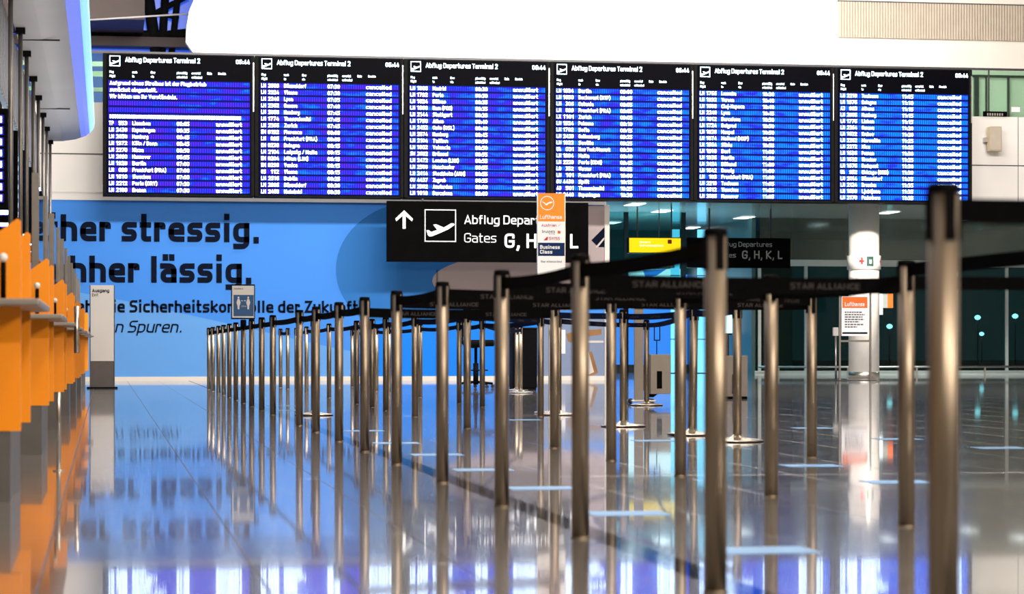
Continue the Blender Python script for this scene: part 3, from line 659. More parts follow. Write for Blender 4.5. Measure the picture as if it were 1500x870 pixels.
for k in range(6):
    a = 0.0; b = BW; st_ = 'annulliert' if k in (0, 2, 4) else 'cancelled'
    t = thing('departure_board', BL[k], 'departure board', (a + BW / 2, YB, 3.47), 'departure boards in a row under the gallery')
    obj('housing', MB().box(a + 0.008, b - 0.008, YB + 0.03, YB + 0.38, 3.44, 6.03, 0.01), 'housing', t)
    obj('screen', MB().box(a + 0.085, b - 0.075, YB + 0.008, YB + 0.032, 3.485, 6.005), 'screen', t)
    for fa, fb in ((a + 0.008, a + 0.07), (b - 0.06, b - 0.008)): obj('frame', MB().box(fa, fb, YB, YB + 0.03, 3.46, 6.02), 'housing', t)
    for fa in (a + 0.3, b - 0.4): obj('bracket', MB().box(fa, fa + 0.1, YB + 0.37, YB + 1.172, 4.9, 5.0), 'housing', t)
    obj('latch', MB().box(b - 0.03, b - 0.012, YB - 0.008, YB, 5.0, 5.9), 'steel_lt', t)
    obj('display_ground', MB().box(a + 0.10, b - 0.085, YB + 0.004, YB + 0.009, 3.49, 5.545), 'gap', t)
    s = a + 0.12
    obj('pictogram', pictogram(MB(), s + 0.01, s + 0.20, 5.79, 5.98, YB - 0.001), 'glow', t)
    hd = MB(); Yt = YB + 0.001
    write(hd, 'Abflug Departures Terminal 2', s + 0.29, Yt, 5.868, 0.088, width=1.35, bold=0.006)
    obj('lettering', hd, 'glow', t)
    ck = MB(); write(ck, '06:44', b - 0.34, Yt, 5.868, 0.08, width=0.25, bold=0.02)
    obj('clock_digits', ck, 'glow', t)
    for dx, t1, t2 in ((0.01, 'Flug', 'Flight'), (0.42, 'nach', 'to'), (0.75, 'über', 'via'), (1.22, 'planmäßig', 'scheduled'), (1.49, 'erwartet', 'estimated'), (1.77, 'Gate', ''), (1.97, 'Bereich', '')):
        hc = MB(); write(hc, t1, s + dx, Yt, 5.665, 0.042, sx=0.75, bold=0.012, res=2)
        if t2: write(hc, t2, s + dx, Yt, 5.59, 0.042, sx=0.75, bold=0.012, res=2)
        obj('column_heading', hc, 'glow', t)
    rows = CITY[k]
    if k == 0:
        rows = ['Aufgrund eines Streikes ist der Flugbetrieb', 'zunächst eingestellt.', 'Wir bitten um Ihr Verständnis.', '', '', '-'] + rows
    for r in range(17):
        z = ROW1 - PITCH * r; Yr = YB - 0.006
        st_row = obj('display_row', MB().box(a + 0.115, b - 0.095, Yr, YB + 0.005, z - 0.041, z + 0.041), 'cells', t)
        tx = MB(); zb = z - 0.036; Yl = Yr - 0.003; d = rows[r]
        if d == '-':
            for i in range(56): tx.box(s + 0.012 + i * 0.0425, s + 0.044 + i * 0.0425, Yl, Yl + 0.002, z - 0.034, z + 0.03)
        elif isinstance(d, str):
            if d: write(tx, d, s + 0.01, Yl, zb, 0.072, width=len(d) * 0.0405, bold=0.02, res=2)
        else:
            c1, c2 = d[0].split(' ')
            for wd_, x_, w_, al in ((c1, s, 0.088, 'l'), (c2, s + 0.325, 0.05 * len(c2), 'r'), (d[1], s + 0.42, 0.0405 * len(d[1]), 'l'), (d[2], s + 1.22, 0.225, 'l'), (st_, s + 1.93, 0.47, 'l')):
                obj('lettering', write(MB(), wd_, x_, Yl, zb, 0.072, width=w_, align=al, bold=0.02, res=2), 'glow', st_row)
        if tx.v:
            o = obj('lettering', tx, 'glow', st_row)
            if d == '-': o['kind'] = 'stuff'

    t.scale = (1.1, 1.1, 1.1); t.location = (X0B + (k + 0.5) * (X1B - X0B) / 6, YB, 3.75)
# ================================================================== SIGNS
YS = 49.65
p0, p1 = at(567, 383, YS), at(862, 297, YS)
gs = thing('gate_sign', 'large black hanging gate sign with white arrow and aeroplane pictogram', 'sign', (p0.x, YS, p0.z))
obj('panel', MB().box(p0.x, p1.x, YS, YS + 0.14, p0.z, p1.z, 0.006), 'sign', gs)
for x in (620, 800):
    q = at(x, 300, YS); obj('hanger', MB().box(q.x - 0.02, q.x + 0.02, YS + 0.09, YS + 0.13, p1.z, 3.72), 'rail', gs)
Ys = YS - 0.004
ar = MB(); c = at(592, 0, YS).x; z0, z1 = at(592, 335, YS).z, at(592, 308, YS).z; w = 0.031
ar.box(c - w, c + w, Ys, Ys + 0.003, z0, z1 - 0.03)
for s_ in (-1, 1):
    ar.prism([(c, z1), (c, z1 - 0.085), (c + s_ * 0.16, z1 - 0.225), (c + s_ * 0.18, z1 - 0.17)], 'y', Ys, Ys + 0.003)
obj('arrow', ar, 'lit', gs)
q0, q1 = at(622, 354, YS), at(668, 307, YS)
obj('pictogram', pictogram(MB(), q0.x, q1.x, q0.z, q1.z, Ys, 0.028), 'lit', gs)


def px_text(mb, body, xl, xr, yb, cap_px, Y, plane_y, bold=0.0, res=4):
    l, r = at(xl, yb, plane_y), at(xr, yb, plane_y)
    d = (l.x * st + l.y * ct)
    return write(mb, body, l.x, Y, l.z, cap_px * d / F, width=r.x - l.x, bold=bold, res=res)


obj('lettering', px_text(MB(), 'Abflug Departures', 680, 826, 328, 13, Ys, YS, 0.004), 'lit', gs)
obj('lettering', px_text(MB(), 'Gates', 680, 727, 355, 13.5, Ys, YS, -0.008), 'lit', gs)
obj('lettering', px_text(MB(), 'G, H, K, L', 739, 847, 363, 21, Ys, YS, 0.014), 'lit', gs)

YS2 = 56.0
p0, p1 = at(1007, 392, YS2), at(1158, 349, YS2)
g2 = thing('gate_sign', 'dim black gate sign with grey letters deep in the lobby', 'sign', (p0.x, YS2, p0.z))
obj('panel', MB().box(p0.x, p1.x, YS2, YS2 + 0.14, p0.z, p1.z, 0.006), 'sign', g2)
for x in (1040, 1130):
    q = at(x, 300, YS2); obj('hanger', MB().box(q.x - 0.02, q.x + 0.02, YS2 + 0.05, YS2 + 0.09, p1.z, CEIL), 'rail', g2)
obj('lettering', px_text(MB(), 'Abflug Departures', 1050, 1131, 361, 7, YS2 - 0.004, YS2), 'dimlit', g2)
obj('lettering', px_text(MB(), 'Gates', 1050, 1078, 377, 7, YS2 - 0.004, YS2), 'dimlit', g2)
obj('lettering', px_text(MB(), 'G, H, K, L', 1087, 1146, 379, 12, YS2 - 0.004, YS2, 0.01), 'dimlit', g2)

YY = 55.0
p0, p1 = at(922, 369.5, YY), at(997, 349, YY)
ys = thing('light_sign', 'yellow backlit sign with a small red square hanging in the lobby', 'sign', (p0.x, YY, p0.z))
obj('light_face', MB().box(p0.x, p1.x, YY, YY + 0.02, p0.z, p1.z), 'yellow', ys)
obj('casing', MB().box(p0.x - 0.02, p1.x + 0.02, YY + 0.02, YY + 0.2, p0.z - 0.02, p1.z + 0.02, 0.008), 'housing', ys)
q0, q1 = at(978, 357, YY), at(984, 351, YY)
obj('red_square', MB().box(q0.x, q1.x, YY - 0.004, YY, q0.z, q1.z), 'red', ys)
obj('lettering', px_text(MB(), 'Check-in', 937, 953, 356, 3, YY - 0.004, YY, 0.02, 2), 'lit', ys)
obj('lettering', px_text(MB(), 'Information', 937, 972, 361, 3, YY - 0.004, YY, 0.02, 2), 'lit', ys)
for x in (935, 985):
    q = at(x, 340, YY); obj('hanger', MB().box(q.x - 0.015, q.x + 0.015, YY + 0.09, YY + 0.12, p1.z, CEIL), 'rail', ys)
p0, p1 = at(945, 392, 56.5), at(988, 379, 56.5)
ls = thing('hanging_sign', 'small dark hanging sign with two grey lines under the yellow sign', 'sign', (p0.x, 56.5, p0.z))
obj('panel', MB().box(p0.x, p1.x, 56.5, 56.58, p0.z, p1.z), 'sign', ls)
obj('lettering', px_text(MB(), 'Information', 967, 986, 386, 3, 56.49, 56.5, 0, 2), 'dimlit', ls)
obj('lettering', px_text(MB(), 'Lounge Check-in', 950, 986, 391, 3, 56.49, 56.5, 0, 2), 'dimlit', ls)
q = at(966, 370, 56.5)
obj('hanger', MB().box(q.x - 0.012, q.x + 0.012, 56.53, 56.55, p1.z, CEIL), 'rail', ls)

# orange airline stele between the rows
YL = 25.0
sc = at(807.5, 300, YL); l, r = at(788, 300, YL).x, at(827, 300, YL).x
zz = lambda y: at(807, y, YL).z
ps = thing('airline_sign', 'tall slim airline sign with an orange top and navy business class band', 'sign', (sc.x, YL, 0))
obj('post', MB().box(sc.x - 0.02, sc.x + 0.02, YL + 0.03, YL + 0.06, 0.02, zz(395)), 'steel_lt', ps)
obj('base', MB().lathe(sc.x, YL + 0.045, [(0.17, 0), (0.17, 0.008), (0.16, 0.014), (0.03, 0.02)], 24), 'base', ps)
obj('orange_panel', MB().box(l, r, YL, YL + 0.03, zz(324.5), zz(283)), 'o_sign', ps)
obj('white_panel', MB().box(l, r, YL, YL + 0.03, zz(355.5), zz(324.5)), 'w_sign', ps)
obj('navy_panel', MB().box(l, r, YL, YL + 0.03, zz(375), zz(355.5)), 'n_sign', ps)
obj('lower_panel', MB().box(l, r, YL, YL + 0.03, zz(402), zz(375)), 'w_sign', ps)
Yl = YL - 0.002
em = MB(); cx, cz, rr = at(801.5, 0, YL).x, zz(297.5), 10.6 * YL / F
ring = ellipse(cx, cz, rr, rr, 40); inn = ellipse(cx, cz, rr * 0.9, rr * 0.9, 40)
for i in range(40):
    j = (i + 1) % 40
    em.add([(ring[i][0], Yl, ring[i][1]), (ring[j][0], Yl, ring[j][1]), (inn[j][0], Yl, inn[j][1]), (inn[i][0], Yl, inn[i][1])], [(0, 1, 2, 3)])
bird = [(-0.85, 0.22), (-0.45, 0.14), (-0.12, -0.12), (0.12, 0.08), (0.42, 0.18), (0.88, 0.2), (0.6, 0.08), (0.75, 0.04), (0.45, -0.06), (0.2, -0.12), (-0.05, -0.32), (-0.2, -0.3), (-0.5, 0.02)]
em.prism([(cx + a * rr, cz + b * rr) for a, b in bird], 'y', Yl, Yl + 0.001)
obj('bird_emblem', em, 'w_sign', ps)
T = lambda b, x0, x1, y, c, bo=0.01: px_text(MB(), b, x0, x1, y, c, Yl, YL, bo, 4)
obj('lettering', T('Lufthansa', 791, 823, 320.5, 6), 'w_sign', ps)
obj('lettering', T('Austrian', 793, 815, 332, 4.5), 'red', ps)
obj('lettering', T('brussels', 794, 813, 341, 4.5), 'grey_ink', ps)
obj('lettering', T('airlines', 804, 813, 343.5, 2, 0), 'grey_ink', ps)
obj('lettering', T('SWISS', 804, 820, 351.5, 4.5, 0.02), 'red', ps)
obj('tail_mark', MB().prism([(at(x, 0, YL).x, zz(y)) for x, y in ((796, 352), (801, 347), (803, 347), (802, 352))], 'y', Yl, YL), 'red', ps)
obj('tail_mark', MB().prism([(at(x, 0, YL).x, zz(y)) for x, y in ((816, 332), (822, 327.5), (819, 330.5))], 'y', Yl, YL), 'red', ps)
obj('square_mark', MB().box(at(817, 0, YL).x, at(821, 0, YL).x, Yl, YL, zz(342), zz(338)), 'o_poster', ps)
obj('lettering', T('Business', 791, 820, 364.5, 5.5, 0.02), 'w_sign', ps)
obj('lettering', T('Class', 791, 809, 371.5, 5.5, 0.02), 'w_sign', ps)
obj('lettering', T('Star Alliance Gold', 792, 823, 384.5, 3, 0.01), 'ink', ps)
for a in (l - 0.008, r): obj('edge_frame', MB().box(a, a + 0.008, YL - 0.004, YL + 0.034, zz(402), zz(283)), 'steel_lt', ps)

# exit tower
b0 = floor_at(149.5, 569)
l, r = at(132.5, 500, b0.y).x, at(167, 500, b0.y).x; zt, zm = at(150, 418, b0.y).z, at(150, 529, b0.y).z
et = thing('exit_tower', 'pale grey exit tower sign with a dark foot in front of the blue wall', 'sign', b0)
obj('base', MB().box(l - 0.06, r + 0.06, b0.y - 0.15, b0.y + 0.2, 0, 0.025, 0.006), 'black', et)
obj('plinth', MB().box(l, r, b0.y - 0.05, b0.y + 0.08, 0.025, zm), 'tower_dk', et)
obj('body', MB().box(l, r, b0.y - 0.055, b0.y + 0.085, zm, zt, 0.005), 'tower', et)
for a in (l - 0.012, r): obj('edge_trim', MB().box(a, a + 0.012, b0.y - 0.06, b0.y + 0.09, 0.025, zt), 'rail', et)
obj('lettering', px_text(MB(), 'Ausgang', 135, 160, 428, 5, b0.y - 0.06, b0.y, 0.015), 'ink', et)
obj('lettering', px_text(MB(), 'Exit', 135, 144, 434, 4.5, b0.y - 0.06, b0.y, 0), 'ink', et)

# ================================================================== COLUMN AND ITS SURROUNDINGS
cb = floor_at(1265.5, 553.5); R = (at(1287, 500, cb.y).x - at(1244, 500, cb.y).x) / 2
czz = lambda y: at(1265, y, cb.y).z
col = thing('column', 'round white lobby column with a steel foot and a sign band', 'column', cb)
obj('shaft', MB().lathe(cb.x, cb.y, [(R, 0.14), (R, CEIL)], 40), 'paint_white', col)
obj('steel_foot', MB().lathe(cb.x, cb.y, [(R + 0.006, 0), (R + 0.006, 0.14)], 40), 'steel_lt', col)
bd = obj('sign_band', MB().lathe(cb.x, cb.y, [(R, czz(395)), (R + 0.035, czz(395)), (R + 0.035, czz(374.5)), (R, czz(374.5))], 40), 'paper', col)


def on_col(px0, px1, y0, y1, m, name, rad):
    mb = MB(); a0 = math.asin(max(-1, min(1, (px0 - 1265.5) / 21.5 * R / rad))); a1 = math.asin(max(-1, min(1, (px1 - 1265.5) / 21.5 * R / rad)))
    n = 5
    for i in range(n):
        p, q = a0 + (a1 - a0) * i / n + TH * 1.9, a0 + (a1 - a0) * (i + 1) / n + TH * 1.9
        mb.add([(cb.x + rad * math.sin(p), cb.y - rad * math.cos(p), z) for z in (y0, y1)] + [(cb.x + rad * math.sin(q), cb.y - rad * math.cos(q), z) for z in (y1, y0)], [(0, 1, 2, 3)])
    return obj(name, mb, m, bd)


rb = R + 0.038
on_col(1255, 1265, czz(390.5), czz(376.5), 'green_sign', 'green_square', rb)
on_col(1258.2, 1262, czz(387), czz(381), 'paper', 'heart_mark', rb + 0.004)
on_col(1247, 1252, czz(385), czz(381.5), 'red', 'cross_mark', rb); on_col(1248.5, 1250.5, czz(388), czz(378), 'red', 'cross_mark', rb)
on_col(1278, 1283, czz(385), czz(381.5), 'red', 'cross_mark', rb); on_col(1279.5, 1281.5, czz(388), czz(378), 'red', 'cross_mark', rb)
on_col(1258, 1262, czz(353), czz(347), 'kiosk', 'round_plate', R + 0.006)
# small flag signs right behind the column
fs = thing('flag_sign', 'small white and orange notice on a slim pole just behind the column', 'sign', (at(1297, 450, 57.2).x, 57.2, 0))
for a, b, y0, y1, m, nm in ((1284, 1293, 461, 430, 'paper', 'white_sheet'), (1293, 1300, 451, 430, 'kiosk', 'beige_sheet'), (1300, 1308, 451, 430, 'o_poster', 'orange_sheet')):
    q0, q1 = at(a, y0, 57.2), at(b, y1, 57.2); obj(nm, MB().box(q0.x, q1.x, 57.19, 57.21, q0.z, q1.z), m, fs)
q = at(1285.5, 470, 57.2); obj('pole', MB().box(q.x - 0.02, q.x + 0.02, 57.21, 57.25, 0, at(1288, 430, 57.2).z), 'steel_lt', fs)
# poster frame
pb = floor_at(1252, 557.5); Yp = pb.y
fr = thing('poster_stand', 'steel poster stand with an orange headed notice before the white column', 'poster stand', pb)
X = lambda x: at(x, 500, Yp).x
Zp = lambda y: at(1252, y, Yp).z
for x in (1230, 1275): obj('leg', MB().box(X(x) - 0.018, X(x) + 0.018, Yp - 0.02, Yp + 0.02, 0, Zp(425)), 'steel_lt', fr)
obj('crossbar', MB().box(X(1230), X(1275), Yp - 0.015, Yp + 0.015, Zp(501), Zp(498)), 'steel_lt', fr)
obj('foot', MB().box(X(1226), X(1280), Yp - 0.22, Yp + 0.22, 0, 0.012), 'rail', fr)
obj('board', MB().box(X(1232.5), X(1271.5), Yp - 0.02, Yp + 0.01, Zp(492), Zp(434)), 'paper', fr)
obj('header', MB().box(X(1233.5), X(1270), Yp - 0.026, Yp - 0.02, Zp(451), Zp(435)), 'o_poster', fr)
obj('lower_band', MB().box(X(1233.5), X(1270), Yp - 0.026, Yp - 0.02, Zp(489), Zp(486.5)), 'ink', fr)
obj('lettering', px_text(MB(), 'Lufthansa', 1237, 1266, 448.5, 6, Yp - 0.03, Yp, 0.02), 'paper', fr)
nb = MB()
for i, (y, x1) in enumerate(((457, 1262), (460.5, 1266), (464, 1263), (467.5, 1265), (471, 1258), (475, 1264), (478.5, 1255))):
    q0, q1 = at(1237, y + 1.3, Yp), at(x1, y - 0.6, Yp)
    xx = q0.x
    while xx < q1.x:
        w = random.uniform(0.03, 0.07); nb.box(xx, min(xx + w, q1.x), Yp - 0.024, Yp - 0.02, q0.z, q1.z); xx += w + 0.012
o = obj('print_lines', nb, 'grey_ink', fr); o['kind'] = 'stuff'
# small barrier with a box head beside it
sb = floor_at(1224.5, 556.5)
t = thing('rail_post', 'slim steel post with a square white head left of the poster stand', 'post', sb)
obj('pole', MB().lathe(sb.x, sb.y, [(0.022, 0.012), (0.022, 0.95)], 14), 'steel_lt', t)
obj('head', MB().box(sb.x - 0.06, sb.x + 0.06, sb.y - 0.05, sb.y + 0.05, 0.93, 1.11, 0.01), 'paint_white', t)
obj('base', MB().lathe(sb.x, sb.y, [(0.2, 0), (0.2, 0.008), (0.03, 0.014)], 20), 'rail', t)

# speaker and little signs on the fascia
p0, p1 = at(1447, 222, YW - 0.2), at(1464, 186, YW - 0.2)
t = thing('loudspeaker', 'beige wall loudspeaker on the white fascia beside the last board', 'loudspeaker', (p0.x, YW - 0.02, p0.z))
obj('cabinet', MB().box(p0.x, p1.x, YW - 0.35, YW - 0.12, p0.z, p1.z, 0.012), 'speaker', t)
obj('grille', MB().box(p0.x + 0.02, p1.x - 0.02, YW - 0.358, YW - 0.35, p0.z + 0.03, p1.z - 0.03), 'rib', t)
obj('bracket', MB().box(p0.x - 0.05, p0.x + 0.1, YW - 0.2, YW - 0.02, (p0.z + p1.z) / 2 - 0.06, (p0.z + p1.z) / 2 + 0.04), 'kiosk', t)
p0, p1 = at(1440, 168, YW - 0.03), at(1475, 161, YW - 0.03)
t = thing('notice_plate', 'narrow black lettering plate on top of the white fascia', 'sign', (p0.x, YW - 0.03, p0.z))
obj('plate', MB().box(p0.x, p1.x, YW - 0.035, YW - 0.022, 5.702, 5.702 + p1.z - p0.z), 'sign', t)
mb = MB()
for i in range(7): mb.box(p0.x + 0.09 + i * 0.055, p0.x + 0.12 + i * 0.055, YW - 0.04, YW - 0.035, 5.722, 5.775)
obj('lettering', mb, 'kiosk', t)['kind'] = 'stuff'
p0, p1 = at(1482, 164, YW - 0.03), at(1494, 157, YW - 0.03)
t = thing('notice_plate', 'tiny pale plate behind the balustrade glass near the loudspeaker', 'sign', (p0.x, YW - 0.03, p0.z))
obj('plate', MB().box(p0.x, p1.x, YW - 0.035, YW - 0.022, p0.z, p1.z), 'paper', t)
obj('border', MB().box(p0.x - 0.01, p1.x + 0.01, YW - 0.022, YW - 0.012, p0.z - 0.01, p1.z + 0.01), 'kiosk', t)

# ================================================================== CHECK-IN COUNTERS (left)
fronts = lambda y: -0.395 + 0.003 * y
CY = [10.9, 15.7, 20.5, 25.3, 30.1, 34.9, 39.6]
for k, y in enumerate(CY):
    xf = fronts(y)
    t = thing('check_in_counter', '%s orange-finned check-in counter in the row, counted from the near end' % ORD[k], 'counter', (xf, y, 0), 'check-in counters with orange fins')
    for yy in (y, y + 1.25):
        x1 = fronts(yy)
        obj('orange_fin', MB().prism([(x1, 0.31), (x1, 1.225), (x1 - 0.015, 1.235), (x1 - 0.46, 0.90), (-1.25, 0.90), (-1.25, 0.31)], 'y', yy, yy + 0.06), 'orange', t)
    obj('plinth', MB().box(-1.25, xf - 0.045, y + 0.005, y + 1.3, 0, 0.31), 'grey_plinth', t)
    obj('front_panel', MB().box(-1.25, xf - 0.16, y + 0.06, y + 1.25, 0.31, 0.84), 'grey_dk', t)
    obj('ledge', MB().box(-1.2, xf + 0.09, y - 0.35, y + 1.6, 0.85, 0.88, 0.008), 'ledge', t)
    sc_ = obj('scanner_stem', MB().tube([(xf - 0.07, y - 0.12, 0.885), (xf - 0.07, y - 0.12, 1.04)], 0.012, 8), 'black', t)
    obj('scanner_ball', MB().lathe(xf - 0.07, y - 0.12, [(0.001, 1.04)] + [(0.02 * math.cos(a), 1.06 + 0.02 * math.sin(a)) for a in [-1.3, -0.8, -0.3, 0.3, 0.8, 1.3]] + [(0.001, 1.08)], 14), 'paint_white', sc_)
    if k == 2: obj('grab_bar', MB().tube([(xf + 0.1, y + 0.3, 0.63), (xf + 0.1, y + 0.3, 1.02)], 0.022, 10), 'steel_lt', t)['label'] = 'upright silver grab bar'
    if k > 0:
        for ya in (y + 0.3, y + 2.7):
            obj('screen_post', MB().box(-0.462, -0.418, ya - 0.02, ya + 0.02, 0.86 if ya < y + 1 else 0.0, 1.79), 'pole_dk', t)
        obj('screen_pane', MB().box(-0.446, -0.434, y + 0.33, y + 2.67, 1.27, 1.75), 'glass_blue', t)
    # conveyor hood between this desk and the next
    obj('hood', MB().box(-1.25, -1.0, y + 1.31, y + 4.2, 0, 0.5), 'grey_plinth', t)
p = floor_at(86, 690)
t = thing('bollard', 'thin silver bollard standing by the first check-in counter', 'bollard', p)
obj('rod', MB().lathe(p.x, p.y, [(0.012, 0.006), (0.012, 0.42), (0.006, 0.43)], 12), 'steel_lt', t)
obj('foot', MB().lathe(p.x, p.y, [(0.03, 0), (0.03, 0.006)], 14), 'steel_lt', t)
# poles from the canopy, monitors, glass screens
PY = [24.2, 27.0, 29.1, 31.8, 34.2, 36.7, 39.0, 41.5]
for k, y in enumerate(PY):
    t = thing('canopy_pole', '%s slim dark pole under the white canopy, counted from the near end' % ORD[k], 'pole', (-0.9, y, 0), 'poles under the canopy')
    obj('shaft', MB().lathe(-0.9, y, [(0.024, 0.9), (0.024, 4.12)], 12), 'pole_dk', t)
    obj('socket', MB().box(-0.95, -0.85, y - 0.06, y + 0.06, 4.06, 4.12), 'housing', t)
    obj('lower_shaft', MB().box(-0.93, -0.87, y - 0.03, y + 0.03, 0, 0.9), 'pole_dk', t)
MYs = [22.5, 25.0, 27.5, 30.2, 33.0, 35.6, 38.0, 40.3]
for k, y in enumerate(MYs):
    t = thing('check_in_monitor', '%s blue check-in monitor hanging over the counters, counted from the near end' % ORD[k], 'monitor', (-1.2, y, 2.1), 'monitors over the counters')
    xa, xb = -1.75, -0.945
    obj('casing', MB().box(xa, xb, y, y + 0.10, 2.05, 3.06, 0.008), 'black', t)
    obj('screen', MB().box(xa + 0.05, xb - 0.045, y - 0.006, y, 2.10, 3.02), 'screen', t)
    for r in range(8):
        z = 2.95 - r * 0.112
        rw = obj('display_row', MB().box(xa + 0.06, xb - 0.05, y - 0.012, y - 0.006, z - 0.042, z + 0.042), 'cells_side', t)
        lt = MB()
        if k != 0 or r % 3 == 0: lt.box(xb - 0.30, xb - 0.07, y - 0.014, y - 0.012, z - 0.03, z + 0.03)
        if lt.v: obj('lettering', lt, 'glow', rw)
    obj('hanger', MB().box(-1.4, -1.34, y + 0.02, y + 0.08, 3.06, 4.12), 'pole_dk', t)
lv = struct('wall_counter', MB().box(-2.0, -1.9, 8, YW, 0, 4.12), 'grey_dk')
lp = struct('trim_12', MB().box(-1.06, -1.02, 18, 38, 3.2, 4.12), 'louvre')
lb = MB()
for i in range(60): lb.box(-1.02, -0.995, 18 + i / 3, 18.17 + i / 3, 3.2, 4.1)
obj('louvre_ribs', lb, 'louvre', lp)['kind'] = 'stuff'
# white canopy, extruded along the hall
prof = [(-0.96, 4.12), (-0.7, 4.125), (-0.48, 4.16), (-0.32, 4.225), (-0.235, 4.29), (-0.19, 4.36), (-0.175, 4.44), (-0.185, 4.56), (-0.22, 4.75), (-0.30, 5.2), (-0.36, 6.2), (-0.96, 6.2)]
cn = MB(); n = len(prof); ysn = [4, 12, 20, 28, 36, 41.7]
for yy in ysn: cn.v += [(x, yy, z) for x, z in prof]
for a in range(len(ysn) - 1):
    for i in range(n):
        j = (i + 1) % n; cn.f.append((a * n + i, a * n + j, (a + 1) * n + j, (a + 1) * n + i)); cn.sm.append(1 <= i < 10)
cn.f.append(tuple(range(n))); cn.f.append(tuple((len(ysn) - 1) * n + i for i in range(n))); cn.sm += [False, False]
cp = tag(obj('canopy', cn, 'canopy'), 'long white canopy with a rounded lip above the check-in counters', 'canopy')
M['lip_blue'] = mat('blue_lip_glare', (0.3, 0.35, 0.6), 0.4, emit=(0.10, 0.15, 0.85), strength=0.8, noise=0.05)  # blue glare on the lip, put in as emission
M['lip_cyan'] = mat('cyan_lip_glare', (0.4, 0.6, 0.8), 0.4, emit=(0.18, 0.55, 1.0), strength=1.05, noise=0.05)  # cyan-white glare at the lip edge, put in as emission
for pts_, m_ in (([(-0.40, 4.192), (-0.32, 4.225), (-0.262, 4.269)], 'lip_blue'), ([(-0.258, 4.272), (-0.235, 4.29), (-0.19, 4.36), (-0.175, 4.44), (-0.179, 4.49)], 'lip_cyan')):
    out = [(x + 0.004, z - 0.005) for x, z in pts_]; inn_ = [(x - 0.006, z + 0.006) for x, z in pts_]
    obj('lip_glare', MB().prism(out + inn_[::-1], 'y', 4.02, 41.69), m_, cp)  # added glowing bands imitate glare reflected along the lip
for yy in ysn[1:-1]:
    obj('seam', MB().box(-0.955, -0.5, yy, yy + 0.012, 4.112, 4.13), 'joint', cp)

# ================================================================== BARRIER POSTS
def head_meshes():
    pole = MB().lathe(0, 0, [(0.031, 0.0), (0.031, 0.982)], 28)
    cap = MB().lathe(0, 0, [(0.0325, 0.980), (0.0335, 0.984), (0.0335, 0.994), (0.030, 1.0), (0.012, 1.002)], 28)
    sl = [MB().box(-0.011, 0.011, -0.0345, -0.026, 0.885, 0.98), MB().box(-0.011, 0.011, 0.026, 0.0345, 0.885, 0.98),
          MB().box(-0.0345, -0.026, -0.011, 0.011, 0.885, 0.98), MB().box(0.026, 0.0345, -0.011, 0.011, 0.885, 0.98)]
    col = MB().lathe(0, 0, [(0.0345, 0), (0.0345, 0.004), (0.032, 0.006)], 24)
    disc = MB().lathe(0, 0, [(0.187, 0), (0.187, 0.010), (0.180, 0.016), (0.10, 0.026), (0.045, 0.034), (0.034, 0.05)], 40)
    rim = MB().lathe(0, 0, [(0.189, 0.0), (0.191, 0.004), (0.189, 0.009)], 40)
    return pole.mesh('pole', 'steel'), cap.mesh('cap', 'black'), [s.mesh('belt_slot', 'black') for s in sl], col.mesh('floor_collar', 'steel'), disc.mesh('base', 'base'), rim.mesh('base_rim', 'black')


HM = head_meshes()
POSTS = {}


def part(name, me, parent):
    o = bpy.data.objects.new(name, me); C.objects.link(o); o.parent = parent; ORG[o.name] = ORG[parent.name]; return o


def post(key, x, y, label, group, portable=False, lean=0.0):
    t = thing('barrier_post', label, 'barrier post', (x, y, 0), group)
    part('pole', HM[0], t); part('cap', HM[1], t)
    for s in HM[2]: part('belt_slot', s, t)
    if portable: part('base_rim', HM[5], part('base', HM[4], t))
    else: part('floor_collar', HM[3], t)
    t.rotation_euler = (0, lean, random.uniform(-0.06, 0.06) + 0.12)
    POSTS[key] = t
    return t


def belt(ka, kb, z=0.94, z2=None, sag=0.012, kind='belt', text=None, h=0.05):
    a, b = POSTS[ka], POSTS[kb]
    A = Vector((a.location.x, a.location.y, z)); B = Vector((b.location.x, b.location.y, z2 if z2 else z))
    d = (B - A); ln = d.length; d.normalize(); A = A + d * 0.031; B = B - d * 0.031
    nrm = Vector((d.y, -d.x, 0)).normalized() * 0.0012
    n = 8; mb = MB(); vs = []; fs = []
    for i in range(n + 1):
        f = i / n; p = A.lerp(B, f); p.z -= sag * 4 * f * (1 - f)
        for s, zz_ in ((1, -h / 2), (1, h / 2), (-1, h / 2), (-1, -h / 2)): vs.append(p + nrm * s + Vector((0, 0, zz_)))
    for i in range(n):
        for k in range(4): l = (k + 1) % 4; fs.append((i * 4 + k, (i + 1) * 4 + k, (i + 1) * 4 + l, i * 4 + l))
    fs += [(0, 1, 2, 3), tuple(n * 4 + k for k in (3, 2, 1, 0))]
    mb.add(vs, fs)
    # the post is turned a little about Z and may lean: undo that for points written in the place
    rot = a.rotation_euler.to_matrix().inverted(); o3 = a.location
    loc = lambda m_: [tuple(rot @ (Vector(p) - o3) + o3) for p in m_]
    mb.v = loc(mb.v)
    bo = obj('belt', mb, kind, a)
    if text:
        side = Vector((d.y, -d.x, 0)).normalized()
        if side.y > 0: side = -side
        along = Vector((-side.y, side.x, 0))
        cnt = max(1, int(ln / 0.62))
        for c in range(cnt):
            f = (c + 0.5) / cnt; p = A.lerp(B, f); p.z -= sag * 4 * f * (1 - f)
            vs, fs, x0, x1 = glyphs(text, 0.01, 0, 2); k = 0.022 / CAP; kw = 0.30 / (x1 - x0)
            tm = MB().add([p + side * 0.003 + along * ((v[0] - (x0 + x1) / 2) * kw) + Vector((0, 0, v[1] * k - 0.011)) for v in vs], fs)
            tm.v = loc(tm.v)
            obj('lettering', tm, 'belt_ink', bo)
    return bo


